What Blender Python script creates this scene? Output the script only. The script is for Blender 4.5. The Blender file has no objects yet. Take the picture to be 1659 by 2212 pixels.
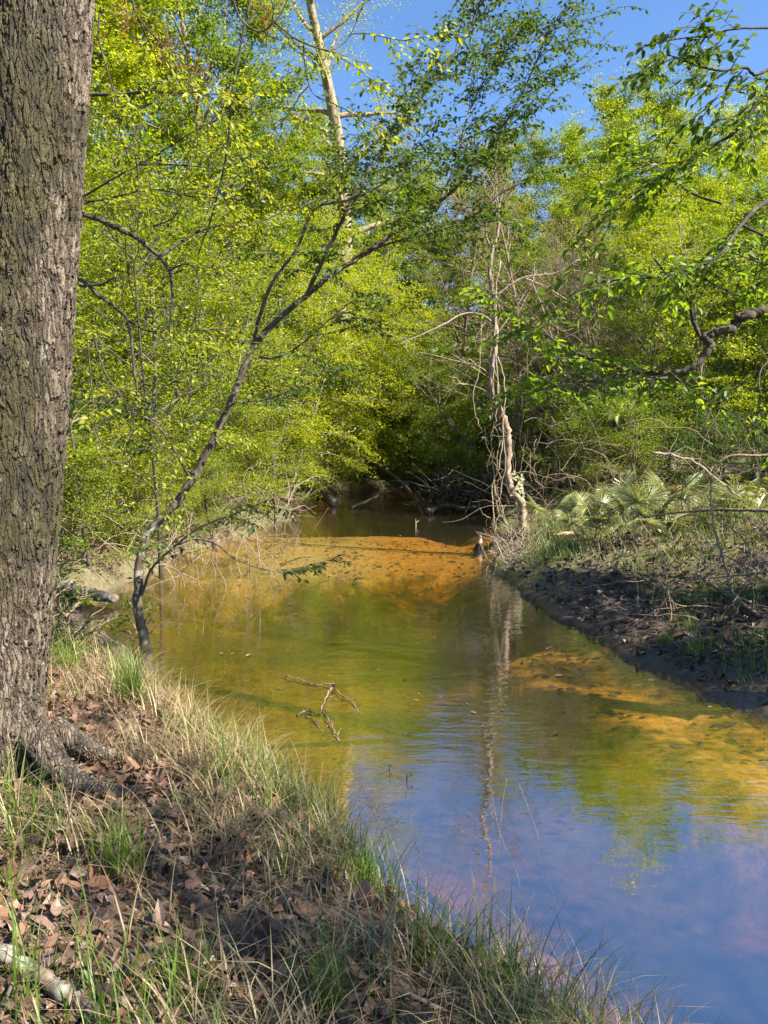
import bpy, math, random
import numpy as np
from mathutils import Vector

# ------------------------------------------------------------------ camera, sky, sun
SC = bpy.context.scene
COL = SC.collection
R = math.radians
F, CX, CY, HOR = 1661.0, 829.5, 1106.0, 940.0        # focal length and centre of the photograph, measured at 1659 x 2212
CAMZ = 2.4                                           # eye height over the water
PITCH = math.atan((CY - HOR) / F)
cam = bpy.data.objects.new('camera', bpy.data.cameras.new('camera'))
COL.objects.link(cam); SC.camera = cam
cam.location = (0, 0, CAMZ); cam.rotation_euler = (R(90) - PITCH, 0, 0)
cam.data.sensor_fit = 'VERTICAL'; cam.data.sensor_height = 36; cam.data.sensor_width = 27
cam.data.lens = 36 * F / 2212; cam.data.clip_start = 0.05; cam.data.clip_end = 2000

SUN_AZ = math.atan2(0.90, -0.44)     # clockwise from +Y: the sun stands to the right, a little behind the camera
SUN_EL = R(42)
world = bpy.data.worlds.new('World'); SC.world = world; world.use_nodes = True
wn = world.node_tree; wn.nodes.clear()
sky = wn.nodes.new('ShaderNodeTexSky'); sky.sky_type = 'NISHITA'; sky.sun_disc = False
sky.sun_elevation = SUN_EL; sky.sun_rotation = SUN_AZ; sky.air_density = 1.0; sky.dust_density = 0.0; sky.ozone_density = 8.0
bg = wn.nodes.new('ShaderNodeBackground'); bg.inputs['Strength'].default_value = 0.085
wo = wn.nodes.new('ShaderNodeOutputWorld')
wn.links.new(sky.outputs[0], bg.inputs['Color']); wn.links.new(bg.outputs[0], wo.inputs['Surface'])
sl = bpy.data.lights.new('sun', 'SUN'); sl.energy = 5.0; sl.angle = R(0.5); sl.color = (1.0, 0.91, 0.74)
sun = bpy.data.objects.new('sun', sl); COL.objects.link(sun)
sdir = Vector((math.sin(SUN_AZ) * math.cos(SUN_EL), math.cos(SUN_AZ) * math.cos(SUN_EL), math.sin(SUN_EL)))
sun.rotation_euler = sdir.to_track_quat('Z', 'Y').to_euler(); sun.location = (20, -10, 30)
SC.view_settings.view_transform = 'Standard'; SC.view_settings.look = 'None'
SC.view_settings.exposure = 1.6; SC.view_settings.gamma = 1.0
cy = SC.cycles
cy.max_bounces = 7; cy.diffuse_bounces = 4; cy.glossy_bounces = 3; cy.transmission_bounces = 4
cy.transparent_max_bounces = 12; cy.caustics_reflective = False; cy.caustics_refractive = False
cy.sample_clamp_indirect = 6.0; cy.use_denoising = True
try: cy.denoiser = 'OPENIMAGEDENOISE'; cy.denoising_input_passes = 'RGB_ALBEDO_NORMAL'
except Exception: pass

# ------------------------------------------------------------------ helpers
def ray(px, py):
    a, b = (px - CX) / F, (CY - py) / F
    c, s = math.cos(PITCH), math.sin(PITCH)
    return np.array([a, c + b * s, -s + b * c])
def at(px, py, Y):
    d = ray(px, py); return np.array([0, 0, CAMZ]) + d * (Y / d[1])
def onz(px, py, z=0.0):
    d = ray(px, py); return np.array([0, 0, CAMZ]) + d * ((z - CAMZ) / d[2])

def hash2(ix, iy, seed):
    n = (ix.astype(np.int64) * 374761393 + iy.astype(np.int64) * 668265263 + seed * 1442695041) & 0xffffffff
    n = ((n ^ (n >> 13)) * 1274126177) & 0xffffffff
    return ((n ^ (n >> 16)) & 0xffff) / 65535.0
def vnoise(x, y, seed=0):
    x = np.asarray(x, float); y = np.asarray(y, float)
    ix, iy = np.floor(x), np.floor(y); fx, fy = x - ix, y - iy
    fx = fx * fx * (3 - 2 * fx); fy = fy * fy * (3 - 2 * fy)
    a, b = hash2(ix, iy, seed), hash2(ix + 1, iy, seed); c, d = hash2(ix, iy + 1, seed), hash2(ix + 1, iy + 1, seed)
    return (a * (1 - fx) + b * fx) * (1 - fy) + (c * (1 - fx) + d * fx) * fy
def fbm(x, y, seed=0, oct=4):
    r, amp, tot = 0, 1.0, 0
    for k in range(oct):
        r = r + amp * vnoise(x * 2 ** k, y * 2 ** k, seed + k * 17); tot += amp; amp *= 0.5
    return r / tot - 0.5
def sstep(a, b, x):
    t = np.clip((x - a) / (b - a), 0, 1); return t * t * (3 - 2 * t)
def norm(v):
    return v / np.maximum(np.linalg.norm(v, axis=-1, keepdims=True), 1e-9)

class Geo:
    """collects triangles and quads of one mesh"""
    def __init__(s): s.v, s.f3, s.f4, s.n = [], [], [], 0
    def add(s, v, f3=None, f4=None):
        v = np.asarray(v, float).reshape(-1, 3)
        if f3 is not None and len(f3): s.f3.append(np.asarray(f3) + s.n)
        if f4 is not None and len(f4): s.f4.append(np.asarray(f4) + s.n)
        s.v.append(v); s.n += len(v)
    def mesh(s, name, mat, smooth=False):
        v = np.concatenate(s.v)
        t = np.concatenate(s.f3) if s.f3 else np.zeros((0, 3), int); q = np.concatenate(s.f4) if s.f4 else np.zeros((0, 4), int)
        me = bpy.data.meshes.new(name)
        me.vertices.add(len(v)); me.vertices.foreach_set('co', v.astype(np.float32).ravel())
        loops = np.concatenate([t.ravel(), q.ravel()]).astype(np.int32)
        me.loops.add(len(loops)); me.loops.foreach_set('vertex_index', loops)
        starts = np.concatenate([np.arange(len(t)) * 3, len(t) * 3 + np.arange(len(q)) * 4]).astype(np.int32)
        me.polygons.add(len(starts)); me.polygons.foreach_set('loop_start', starts)
        me.polygons.foreach_set('use_smooth', np.full(len(starts), smooth, dtype=bool))
        me.update(calc_edges=True)
        if mat: me.materials.append(mat)
        return me

def tube(g, pts, rad, sides=6, cap=True):
    pts = np.asarray(pts, float); n = len(pts); rad = np.broadcast_to(np.asarray(rad, float), (n,))
    tan = np.gradient(pts, axis=0); tan = norm(tan)
    ref = np.array([0.31, 0.2, 0.93]) if abs(tan[0][2]) < 0.9 else np.array([1.0, 0.1, 0])
    u = norm(np.cross(tan, ref)); w = np.cross(tan, u)
    a = np.arange(sides) * 2 * math.pi / sides
    ring = pts[:, None, :] + rad[:, None, None] * (np.cos(a)[None, :, None] * u[:, None, :] + np.sin(a)[None, :, None] * w[:, None, :])
    i = np.arange(n - 1)[:, None] * sides; j = np.arange(sides)[None, :]; k = (j + 1) % sides
    f = np.stack([i + j, i + k, i + sides + k, i + sides + j], -1).reshape(-1, 4)
    v = ring.reshape(-1, 3); f3 = []
    if cap:
        v = np.concatenate([v, pts[:1], pts[-1:]]); c0, c1 = n * sides, n * sides + 1
        for q in range(sides):
            f3.append((c0, (q + 1) % sides, q)); f3.append((c1, (n - 1) * sides + q, (n - 1) * sides + (q + 1) % sides))
    g.add(v, f3, f)

def smooth_path(pts, m=6):
    """Catmull-Rom through the given points"""
    p = np.asarray(pts, float); p = np.concatenate([[2 * p[0] - p[1]], p, [2 * p[-1] - p[-2]]]); out = []
    for i in range(1, len(p) - 2):
        t = np.linspace(0, 1, m, endpoint=False)[:, None]
        out.append(0.5 * (2 * p[i] + (p[i + 1] - p[i - 1]) * t + (2 * p[i - 1] - 5 * p[i] + 4 * p[i + 1] - p[i + 2]) * t ** 2 + (3 * p[i] - p[i - 1] - 3 * p[i + 1] + p[i + 2]) * t ** 3))
    out.append(p[-2:-1]); return np.concatenate(out)

def leaf_quads(g, base, d, n, size, width=0.5, fold=0.12):
    """one folded four-point leaf at every base point: d along the leaf, n its face"""
    N = len(base); d = norm(d); s = norm(np.cross(n, d)); n = np.cross(d, s)
    L = np.broadcast_to(np.asarray(size, float), (N,))[:, None]; W = L * width * 0.5
    v = np.stack([base, base + d * L * 0.42 + s * W + n * L * fold, base + d * L - n * L * 0.08, base + d * L * 0.42 - s * W + n * L * fold], 1)
    o = np.arange(N)[:, None] * 4
    f = np.concatenate([o + np.array([[0, 3, 2]]), o + np.array([[0, 2, 1]])])
    g.add(v.reshape(-1, 3), f3=f)

T8 = np.array([[0, 0], [.3, .5], [.3, 0], [.3, -.5], [.68, .42], [.68, 0], [.68, -.42], [1, 0]])
F8_3 = np.array([[0, 2, 1], [0, 3, 2], [4, 5, 7], [5, 6, 7]]); F8_4 = np.array([[1, 2, 5, 4], [2, 3, 6, 5]])
def leaf_fine(g, base, d, n, size, width=0.5, curl=0.2, bend=0.15):
    """rounder eight-point leaf with a midrib, curled across and bent along"""
    N = len(base); d = norm(d); s = norm(np.cross(n, d)); n = np.cross(d, s)
    L = np.broadcast_to(np.asarray(size, float), (N,)); W = L * np.broadcast_to(np.asarray(width, float), (N,))
    cu = np.broadcast_to(np.asarray(curl, float), (N,)); be = np.broadcast_to(np.asarray(bend, float), (N,))
    u, w = T8[:, 0], T8[:, 1]
    v = base[:, None, :] + d[:, None, :] * (L[:, None] * u)[:, :, None] + s[:, None, :] * (W[:, None] * w)[:, :, None] \
        + n[:, None, :] * (W[:, None] * cu[:, None] * 2 * np.abs(w) - L[:, None] * be[:, None] * u ** 2)[:, :, None]
    o = np.arange(N)[:, None, None] * 8
    g.add(v.reshape(-1, 3), f3=(o + F8_3).reshape(-1, 3), f4=(o + F8_4).reshape(-1, 4))

def blades(g, base, h, w, lean, bend, seg=4):
    """grass blades: base points, height, width, lean direction (horizontal, unit) and how far each one bends over"""
    N = len(base); t = np.linspace(0, 1, seg + 1)
    h = np.asarray(h, float)[:, None]; bend = np.asarray(bend, float)[:, None]
    out = bend * t ** 1.8 * h * 0.95; up = h * (t - 0.45 * bend ** 2 * t ** 2.4)
    c = base[:, None, :] + lean[:, None, :] * out[:, :, None]; c[:, :, 2] += up
    side = np.stack([-lean[:, 1], lean[:, 0], np.zeros(N)], -1)
    ww = np.asarray(w, float)[:, None] * np.maximum(1 - t ** 1.6, 0.03) * 0.5
    v = np.stack([c + side[:, None, :] * ww[:, :, None], c - side[:, None, :] * ww[:, :, None]], 2)
    o = np.arange(N)[:, None, None] * (2 * (seg + 1)); i = np.arange(seg)[:, None] * 2
    f = (o + (i + np.array([[0, 1, 3, 2]]))[None]).reshape(-1, 4)
    g.add(v.reshape(-1, 3), f4=f)

def tag(o, label=None, cat=None, group=None, kind=None):
    if label: o['label'] = label
    if cat: o['category'] = cat
    if group: o['group'] = group
    if kind: o['kind'] = kind
    return o
def link(name, me, parent=None, loc=None):
    o = bpy.data.objects.new(name, me); COL.objects.link(o)
    if parent is not None: o.parent = parent
    if loc is not None: o.location = loc
    return o
def thing(name, label, cat, loc=(0, 0, 0), rz=0.0, group=None):
    o = bpy.data.objects.new(name, None); COL.objects.link(o); o.location = loc; o.rotation_euler = (0, 0, rz)
    o.empty_display_size = 0.1
    return tag(o, label, cat, group)
def rel(pts, o): return np.asarray(pts, float) - np.array(o)

# ------------------------------------------------------------------ materials
def mat_new(name):
    m = bpy.data.materials.new(name); m.use_nodes = True; m.node_tree.nodes.clear(); return m, m.node_tree.nodes, m.node_tree.links
def ramp(nt, stops):
    r = nt.new('ShaderNodeValToRGB'); e = r.color_ramp.elements
    while len(e) < len(stops): e.new(0.5)
    for el, (p, c) in zip(e, stops): el.position = p; el.color = (*c, 1)
    return r
def leaf_mat(name, cols, trans=0.45, tr_gain=1.5, gloss=0.03, rough=0.5):
    m, N, L = mat_new(name)
    geo = N.new('ShaderNodeNewGeometry'); oi = N.new('ShaderNodeObjectInfo')
    mx = N.new('ShaderNodeMath'); mx.operation = 'MULTIPLY_ADD'; mx.inputs[1].default_value = 0.35; 
    ml = N.new('ShaderNodeMath'); ml.operation = 'MULTIPLY'; ml.inputs[1].default_value = 0.65
    L.new(geo.outputs['Random Per Island'], ml.inputs[0]); L.new(oi.outputs['Random'], mx.inputs[0]); L.new(ml.outputs[0], mx.inputs[2])
    n = len(cols); rp = ramp(N, [(i / (n - 1), c) for i, c in enumerate(cols)]); L.new(mx.outputs[0], rp.inputs[0])
    df = N.new('ShaderNodeBsdfDiffuse'); tl = N.new('ShaderNodeBsdfTranslucent'); gl = N.new('ShaderNodeBsdfGlossy'); gl.inputs['Roughness'].default_value = rough
    vm = N.new('ShaderNodeVectorMath'); vm.operation = 'MULTIPLY'; vm.inputs[1].default_value = (tr_gain * 1.06, tr_gain, tr_gain * 0.5)
    L.new(rp.outputs[0], df.inputs['Color']); L.new(rp.outputs[0], vm.inputs[0]); L.new(vm.outputs[0], tl.inputs['Color'])
    m1 = N.new('ShaderNodeMixShader'); m1.inputs[0].default_value = trans; L.new(df.outputs[0], m1.inputs[1]); L.new(tl.outputs[0], m1.inputs[2])
    m2 = N.new('ShaderNodeMixShader'); m2.inputs[0].default_value = gloss; L.new(m1.outputs[0], m2.inputs[1]); L.new(gl.outputs[0], m2.inputs[2])
    out = N.new('ShaderNodeOutputMaterial'); L.new(m2.outputs[0], out.inputs[0]); return m
def bark_mat(name, c1, c2, c3=None, scale=14, stretch=0.25, rough=0.9, bump=0.6):
    m, N, L = mat_new(name)
    tc = N.new('ShaderNodeTexCoord'); mp = N.new('ShaderNodeMapping'); mp.inputs['Scale'].default_value = (scale, scale, scale * stretch)
    L.new(tc.outputs['Object'], mp.inputs[0])
    nz = N.new('ShaderNodeTexNoise'); nz.inputs['Scale'].default_value = 1.0; nz.inputs['Detail'].default_value = 6; L.new(mp.outputs[0], nz.inputs['Vector'])
    rp = ramp(N, [(0.3, c1), (0.7, c2)]); L.new(nz.outputs[0], rp.inputs[0])
    col = rp.outputs[0]
    if c3:
        n2 = N.new('ShaderNodeTexNoise'); n2.inputs['Scale'].default_value = scale * 0.35; n2.inputs['Detail'].default_value = 5; L.new(tc.outputs['Object'], n2.inputs['Vector'])
        r2 = ramp(N, [(0.55, (0, 0, 0)), (0.66, (1, 1, 1))]); L.new(n2.outputs[0], r2.inputs[0])
        mc = N.new('ShaderNodeMixRGB'); L.new(r2.outputs[0], mc.inputs[0]); L.new(col, mc.inputs[1]); mc.inputs[2].default_value = (*c3, 1); col = mc.outputs[0]
    p = N.new('ShaderNodeBsdfPrincipled'); p.inputs['Roughness'].default_value = rough; L.new(col, p.inputs['Base Color'])
    b = N.new('ShaderNodeBump'); b.inputs['Strength'].default_value = bump; b.inputs['Distance'].default_value = 0.02; L.new(nz.outputs[0], b.inputs['Height']); L.new(b.outputs[0], p.inputs['Normal'])
    out = N.new('ShaderNodeOutputMaterial'); L.new(p.outputs[0], out.inputs[0]); return m

M = {}
M['yellow'] = leaf_mat('leaf_yellow_green', [(0.085, 0.135, 0.007), (0.225, 0.285, 0.011), (0.38, 0.39, 0.018)], 0.5, 1.85)
M['mid'] = leaf_mat('leaf_mid_green', [(0.06, 0.125, 0.010), (0.15, 0.225, 0.010), (0.29, 0.33, 0.014)], 0.5, 1.8)
M['deep'] = leaf_mat('leaf_deep_green', [(0.025, 0.07, 0.012), (0.06, 0.125, 0.014), (0.11, 0.18, 0.018)], 0.4, 1.6)
M['olive'] = leaf_mat('leaf_olive', [(0.09, 0.1, 0.03), (0.16, 0.16, 0.045), (0.22, 0.19, 0.06)], 0.4, 1.4)
M['beech'] = leaf_mat('leaf_hornbeam', [(0.03, 0.075, 0.012), (0.065, 0.125, 0.013), (0.15, 0.21, 0.015)], 0.42, 1.7, 0.03)
M['bright'] = leaf_mat('leaf_bright', [(0.06, 0.12, 0.008), (0.145, 0.225, 0.010), (0.28, 0.35, 0.014)], 0.58, 2.1, 0.03)
M['red'] = leaf_mat('leaf_red_seed', [(0.2, 0.06, 0.03), (0.3, 0.12, 0.05)], 0.4, 1.3)
M['palm'] = leaf_mat('palmetto_blade', [(0.14, 0.19, 0.07), (0.28, 0.31, 0.14), (0.5, 0.5, 0.3)], 0.35, 1.3, 0.07, 0.4)
M['grass'] = leaf_mat('grass_blade', [(0.07, 0.14, 0.016), (0.14, 0.235, 0.022), (0.24, 0.32, 0.045)], 0.45, 1.6, 0.05)
M['straw'] = leaf_mat('dry_straw', [(0.13, 0.095, 0.05), (0.36, 0.28, 0.15), (0.6, 0.5, 0.3)], 0.25, 1.1, 0.05)
M['litter'] = leaf_mat('dead_leaf', [(0.055, 0.033, 0.025), (0.16, 0.092, 0.064), (0.28, 0.16, 0.105), (0.16, 0.12, 0.1), (0.42, 0.235, 0.125)], 0.1, 1.1, 0.05)
M['litter_dark'] = leaf_mat('wet_dead_leaf', [(0.035, 0.026, 0.02), (0.08, 0.06, 0.045), (0.17, 0.13, 0.1)], 0.05, 1.0, 0.06)
M['flower'] = leaf_mat('white_petal', [(0.6, 0.6, 0.4), (0.75, 0.75, 0.55)], 0.4, 1.2)
M['bark_dark'] = bark_mat('bark_dark', (0.03, 0.025, 0.02), (0.085, 0.07, 0.055), (0.11, 0.11, 0.075), 30)
M['bark_horn'] = bark_mat('bark_hornbeam', (0.05, 0.037, 0.027), (0.13, 0.1, 0.07), (0.27, 0.24, 0.18), 26)
M['bark_grey'] = bark_mat('bark_grey', (0.12, 0.1, 0.08), (0.3, 0.25, 0.19), (0.16, 0.15, 0.09), 9)
M['bark_pine'] = bark_mat('bark_tall', (0.16, 0.115, 0.075), (0.42, 0.33, 0.22), (0.2, 0.21, 0.08), 7)
M['bark_pale'] = bark_mat('bark_pale', (0.15, 0.105, 0.075), (0.34, 0.255, 0.185), (0.42, 0.36, 0.28), 22)
M['twig_pale'] = bark_mat('twig_pale', (0.17, 0.13, 0.09), (0.4, 0.33, 0.245), None, 30)
M['twig_brown'] = bark_mat('twig_brown', (0.12, 0.085, 0.055), (0.3, 0.22, 0.15), None, 30)
M['wood_wet'] = bark_mat('wood_wet', (0.012, 0.01, 0.008), (0.045, 0.036, 0.028), None, 20, 0.3, 0.55)
M['wood_lichen'] = bark_mat('wood_lichen', (0.09, 0.065, 0.045), (0.24, 0.19, 0.14), (0.36, 0.35, 0.3), 24, 0.6)

# ------------------------------------------------------------------ terrain
def P3(l): return [onz(x, y, z)[:2] for x, y, z in l]
NEAR = [(60.0, -45.0), (12.0, -14.0), (4.6, -3.5), (2.0, 0.3)] + [tuple(p) for p in P3([(1400, 2212, .42), (1250, 2130, .42), (1130, 2050, .42), (1000, 1962, .42), (880, 1880, .42), (780, 1765, .42), (650, 1665, .4), (540, 1605, .4), (440, 1545, .36), (350, 1475, .3), (275, 1405, .2), (150, 1345, .1)])] + [(-6.0, 7.2), (-9.0, 7.6)]
LEFT = [(-9.0, 10.6), (-6.2, 11.4)] + [tuple(p) for p in P3([(230, 1285, 0), (330, 1235, 0), (400, 1192, 0), (520, 1150, 0), (600, 1128, 0), (650, 1105, 0), (640, 1082, 0), (760, 1062, 0), (900, 1052, 0), (1050, 1046, 0)])] + [(9.0, 39.5), (16, 42.0), (30, 46.0), (60, 70)]
RIGHT = [(70, 62), (34, 41.0), (18, 36.5), (10.0, 34.0)] + [tuple(p) for p in P3([(1130, 1068, 0), (1085, 1085, 0), (1072, 1115, 0), (1070, 1160, 0), (1080, 1205, 0), (1082, 1245, 0), (1120, 1290, 0), (1200, 1330, 0), (1290, 1388, 0), (1350, 1428, 0), (1480, 1478, 0), (1570, 1515, 0), (1659, 1555, 0)])] + [(4.2, 5.2), (5.2, 2.0), (8.5, -3.0), (16, -10), (70, -38)]
POLY = np.array(NEAR + LEFT + RIGHT)
ED = np.stack([POLY, np.roll(POLY, -1, 0)], 1)
nN, nL, nR = len(NEAR), len(LEFT), len(RIGHT)
TAGS = np.array([0] * (nN - 1) + [3] + [1] * (nL - 1) + [3] + [2] * (nR - 1) + [3])
def dist_edges(x, y, tagset):
    best = np.full(x.shape, 1e9)
    for (a, b), t in zip(ED, TAGS):
        if t not in tagset: continue
        e = b - a; l2 = e @ e + 1e-9
        u = np.clip(((x - a[0]) * e[0] + (y - a[1]) * e[1]) / l2, 0, 1)
        best = np.minimum(best, np.hypot(x - a[0] - u * e[0], y - a[1] - u * e[1]))
    return best
def in_water(x, y):
    c = np.zeros(x.shape, bool)
    for a, b in ED:
        cond = ((a[1] > y) != (b[1] > y))
        with np.errstate(divide='ignore', invalid='ignore'):
            c ^= cond & (x < (b[0] - a[0]) * (y - a[1]) / (b[1] - a[1] + 1e-12) + a[0])
    return c
def G2(x, y, c, r): return np.exp(-(((x - c[0]) / r[0]) ** 2 + ((y - c[1]) / r[1]) ** 2))
def field(x, y):
    x = np.asarray(x, float); y = np.asarray(y, float)
    wx = x + 0.5 * fbm(x * 0.9, y * 0.9, 3) * sstep(3, 8, y); wy = y + 0.5 * fbm(x * 0.9, y * 0.9, 9) * sstep(3, 8, y)
    wx = wx + 0.16 * fbm(x * 4, y * 4, 5, 3); wy = wy + 0.16 * fbm(x * 4, y * 4, 6, 3)
    inside = in_water(wx, wy)
    dN, dL, dR = (dist_edges(wx, wy, (k,)) for k in (0, 1, 2)); dC = dist_edges(wx, wy, (3,))
    s = np.minimum(np.minimum(dN, dL), dR)
    w = [np.exp(-(d - s) / 0.5) for d in (dN, dL, dR)]; tot = sum(w); w = [k / tot for k in w]
    hN = 0.40 * (1 - np.exp(-s / 0.12)) + 0.42 * (1 - np.exp(-s / 0.9)) + 0.03 * np.minimum(s, 30)
    hL = 0.35 * (1 - np.exp(-s / 0.25)) + 0.10 * s + 0.10 * np.maximum(s - 12, 0)
    hR = 0.05 * (1 - np.exp(-s / 0.05)) + 0.15 * np.minimum(s, 4.0) + 0.25 * (1 - np.exp(-s / 0.5)) * sstep(9, 13, y) + 0.03 * np.maximum(s - 4, 0) + 0.05 * np.maximum(s - 25, 0)
    land = w[0] * hN + w[1] * hL + w[2] * hR
    bump = 0.10 * fbm(x * 0.7, y * 0.7, 21) + 0.07 * fbm(x * 3, y * 3, 22) * sstep(0.1, 0.5, s)
    bump = bump + (0.05 * fbm(x * 9, y * 9, 23, 3)) * (0.3 + w[2]) + w[2] * 0.12 * fbm(x * 4.5, y * 4.5, 24, 3) * sstep(6, 4, s)
    land = np.maximum(land + bump * sstep(0.0, 0.6, s), 0.012 + 0.03 * np.minimum(s, 1))
    land = np.where(land > 30, 30 + (land - 30) * 0.1, land)
    deep = -(0.05 + 0.75 * sstep(0, 1.3, s))
    bar = np.clip(1.0 * G2(x, y, (-0.9, 16.4), (4.2, 3.8)) + 1.0 * G2(x, y, (1.9, 8.0), (0.8, 1.1)) + 1.0 * G2(x, y, (2.6, 6.7), (0.8, 0.8)) + 1.0 * G2(x, y, (3.2, 5.4), (.9, 0.8)) + 0.3 * G2(x, y, (0.9, 4.1), (0.4, 0.3)) + 0.5 * G2(x, y, (2.6, 33), (2.5, 2.0)), 0, 1)
    bar = np.clip(bar + 0.5 * fbm(x * 1.1, y * 1.1, 31) * sstep(0.1, 0.4, bar), 0, 1)
    flat = sstep(.05, .7, bar); bed = deep * (1 - flat) + np.maximum(deep, -0.13) * flat + 0.05 * fbm(x * 2.2, y * 2.2, 33) * (1 - .6 * flat) - 0.02
    bed = np.minimum(bed, -0.015)
    z = np.where(inside, bed, land)
    return z, s, inside, w, bar
_zc = {}
def gz(x, y):
    return float(field(np.array([x]), np.array([y]))[0][0])

nu, nv = 900, 1150
def warp(n, a, k, c):
    u = np.linspace(-1, 1, n); return c + a * np.sinh(k * u)
gx = warp(nu, 4.6, 4.9, 0.8); gy = np.concatenate([warp(nv, 5.2, 4.75, 7.0)])
X, Y = np.meshgrid(gx, gy)
Z, S, INS, W, BAR = field(X.ravel(), Y.ravel())
g = Geo(); i = np.arange(nv - 1)[:, None] * nu; j = np.arange(nu - 1)[None, :]
g.add(np.stack([X.ravel(), Y.ravel(), Z], -1), f4=np.stack([i + j, i + j + 1, i + nu + j + 1, i + nu + j], -1).reshape(-1, 4))
m, N, L = mat_new('ground')
va = N.new('ShaderNodeAttribute'); va.attribute_name = 'soil'
tc = N.new('ShaderNodeTexCoord')
n1 = N.new('ShaderNodeTexNoise'); n1.inputs['Scale'].default_value = 16; n1.inputs['Detail'].default_value = 8; n1.inputs['Roughness'].default_value = 0.7; L.new(tc.outputs['Object'], n1.inputs['Vector'])
r1 = ramp(N, [(0.28, (0.45, 0.45, 0.45)), (0.72, (1.5, 1.5, 1.5))]); L.new(n1.outputs[0], r1.inputs[0])
mu = N.new('ShaderNodeVectorMath'); mu.operation = 'MULTIPLY'; L.new(va.outputs['Color'], mu.inputs[0]); L.new(r1.outputs[0], mu.inputs[1])
p = N.new('ShaderNodeBsdfPrincipled'); L.new(mu.outputs[0], p.inputs['Base Color'])
rr = N.new('ShaderNodeMath'); rr.operation = 'MULTIPLY_ADD'; rr.inputs[1].default_value = -0.5; rr.inputs[2].default_value = 0.95; L.new(va.outputs['Alpha'], rr.inputs[0]); L.new(rr.outputs[0], p.inputs['Roughness'])
bp = N.new('ShaderNodeBump'); bp.inputs['Strength'].default_value = 0.7; bp.inputs['Distance'].default_value = 0.03; L.new(n1.outputs[0], bp.inputs['Height']); L.new(bp.outputs[0], p.inputs['Normal'])
o_ = N.new('ShaderNodeOutputMaterial'); L.new(p.outputs[0], o_.inputs[0])
me = g.mesh('ground', m, True)
x_, y_ = X.ravel(), Y.ravel()
def mixb(a, b, t): return a * (1 - t[:, None]) + b * t[:, None]
def mixc(a, b, t): return a * (1 - t[:, None]) + b * t[:, None]
litter = mixc(np.tile([0.10, 0.068, 0.048], (len(x_), 1)), np.array([0.16, 0.12, 0.08]), sstep(-.1, .2, fbm(x_ * 1.3, y_ * 1.3, 41)))
moss = np.array([0.10, 0.11, 0.035])
leftc = mixc(litter, moss, 0.6 * sstep(-0.15, 0.15, fbm(x_ * .6, y_ * .6, 43)))
mud = np.array([0.062, 0.043, 0.028]); mud_pale = np.array([0.2, 0.145, 0.115])
rc = mixc(np.tile(mud, (len(x_), 1)), mud_pale, sstep(7.2, 6.0, y_) * sstep(-0.3, 0.1, fbm(x_ * 2, y_ * 2, 44) + .1))  # right bank mud is paler in patches towards the camera
rc = mixc(rc, np.array([0.15, 0.14, 0.055]), sstep(10.5, 12.5, y_) * sstep(26, 20, y_))
land = litter * W[0][:, None] + leftc * W[1][:, None] + rc * W[2][:, None]
sand = mixc(np.tile([0.92, 0.50, 0.11], (len(x_), 1)), np.array([0.78, 0.41, 0.08]), sstep(-.2, .2, fbm(x_ * 1.5, y_ * 3, 45)))
silt = mixc(np.tile([0.11, 0.085, 0.03], (len(x_), 1)), np.array([0.04, 0.034, 0.017]), sstep(-.2, .2, fbm(x_ * 0.9, y_ * 0.9, 46)))
tanc = np.array([0.72, 0.54, 0.32]); sand = mixc(sand, tanc, np.clip(sstep(0.6, -1.2, x_) , 0, 1))
sandm = sstep(0.0, 0.95, BAR + .4 * fbm(x_ * .9, y_ * 1.6, 47) + .12 * fbm(x_ * 4, y_ * 7, 48)); silt = mixc(silt, np.array([.38, .27, .13]), .8 * G2(x_, y_, (-1.2, 7.6), (1.6, 2.6))); silt = mixb(silt, mixc(np.tile([.05, .04, .03], (len(x_), 1)), np.array([.3, .1, .06]), sstep(-.02, .25, fbm(x_ * 1.1, y_ * 1.1, 52))), sstep(6.0, 4.6, y_)); bedc = mixc(silt, sand, sandm)
colr = np.where(INS[:, None], bedc, land)
wet = np.where(INS, 0.0, W[2] * sstep(1.2, 0.1, S))
ca = me.color_attributes.new('soil', 'FLOAT_COLOR', 'POINT')
ca.data.foreach_set('color', np.concatenate([colr, wet[:, None]], 1).astype(np.float32).ravel())
tag(link('ground', me), 'leaf covered creek banks and sandy creek bed', 'ground', kind='structure')

# water: a closed body whose top is the creek's surface; the banks rise out of it
m, N, L = mat_new('creek_water')
tc = N.new('ShaderNodeTexCoord')
mp = N.new('ShaderNodeMapping'); mp.inputs['Scale'].default_value = (1.3, 3.6, 1); L.new(tc.outputs['Object'], mp.inputs[0])
na = N.new('ShaderNodeTexNoise'); na.inputs['Scale'].default_value = 1.6; na.inputs['Detail'].default_value = 3; L.new(mp.outputs[0], na.inputs['Vector'])
mp2 = N.new('ShaderNodeMapping'); mp2.inputs['Scale'].default_value = (5, 13, 1); mp2.inputs['Rotation'].default_value = (0, 0, 0.25); L.new(tc.outputs['Object'], mp2.inputs[0])
nb = N.new('ShaderNodeTexNoise'); nb.inputs['Scale'].default_value = 1.5; nb.inputs['Detail'].default_value = 2; L.new(mp2.outputs[0], nb.inputs['Vector'])
ad = N.new('ShaderNodeMath'); ad.operation = 'MULTIPLY_ADD'; ad.inputs[1].default_value = 0.4; L.new(nb.outputs[0], ad.inputs[0]); L.new(na.outputs[0], ad.inputs[2])
calm = N.new('ShaderNodeTexNoise'); calm.inputs['Scale'].default_value = 0.45; calm.inputs['Detail'].default_value = 2; L.new(tc.outputs['Object'], calm.inputs['Vector'])
sx = N.new('ShaderNodeSeparateXYZ'); L.new(tc.outputs['Object'], sx.inputs[0])
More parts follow.
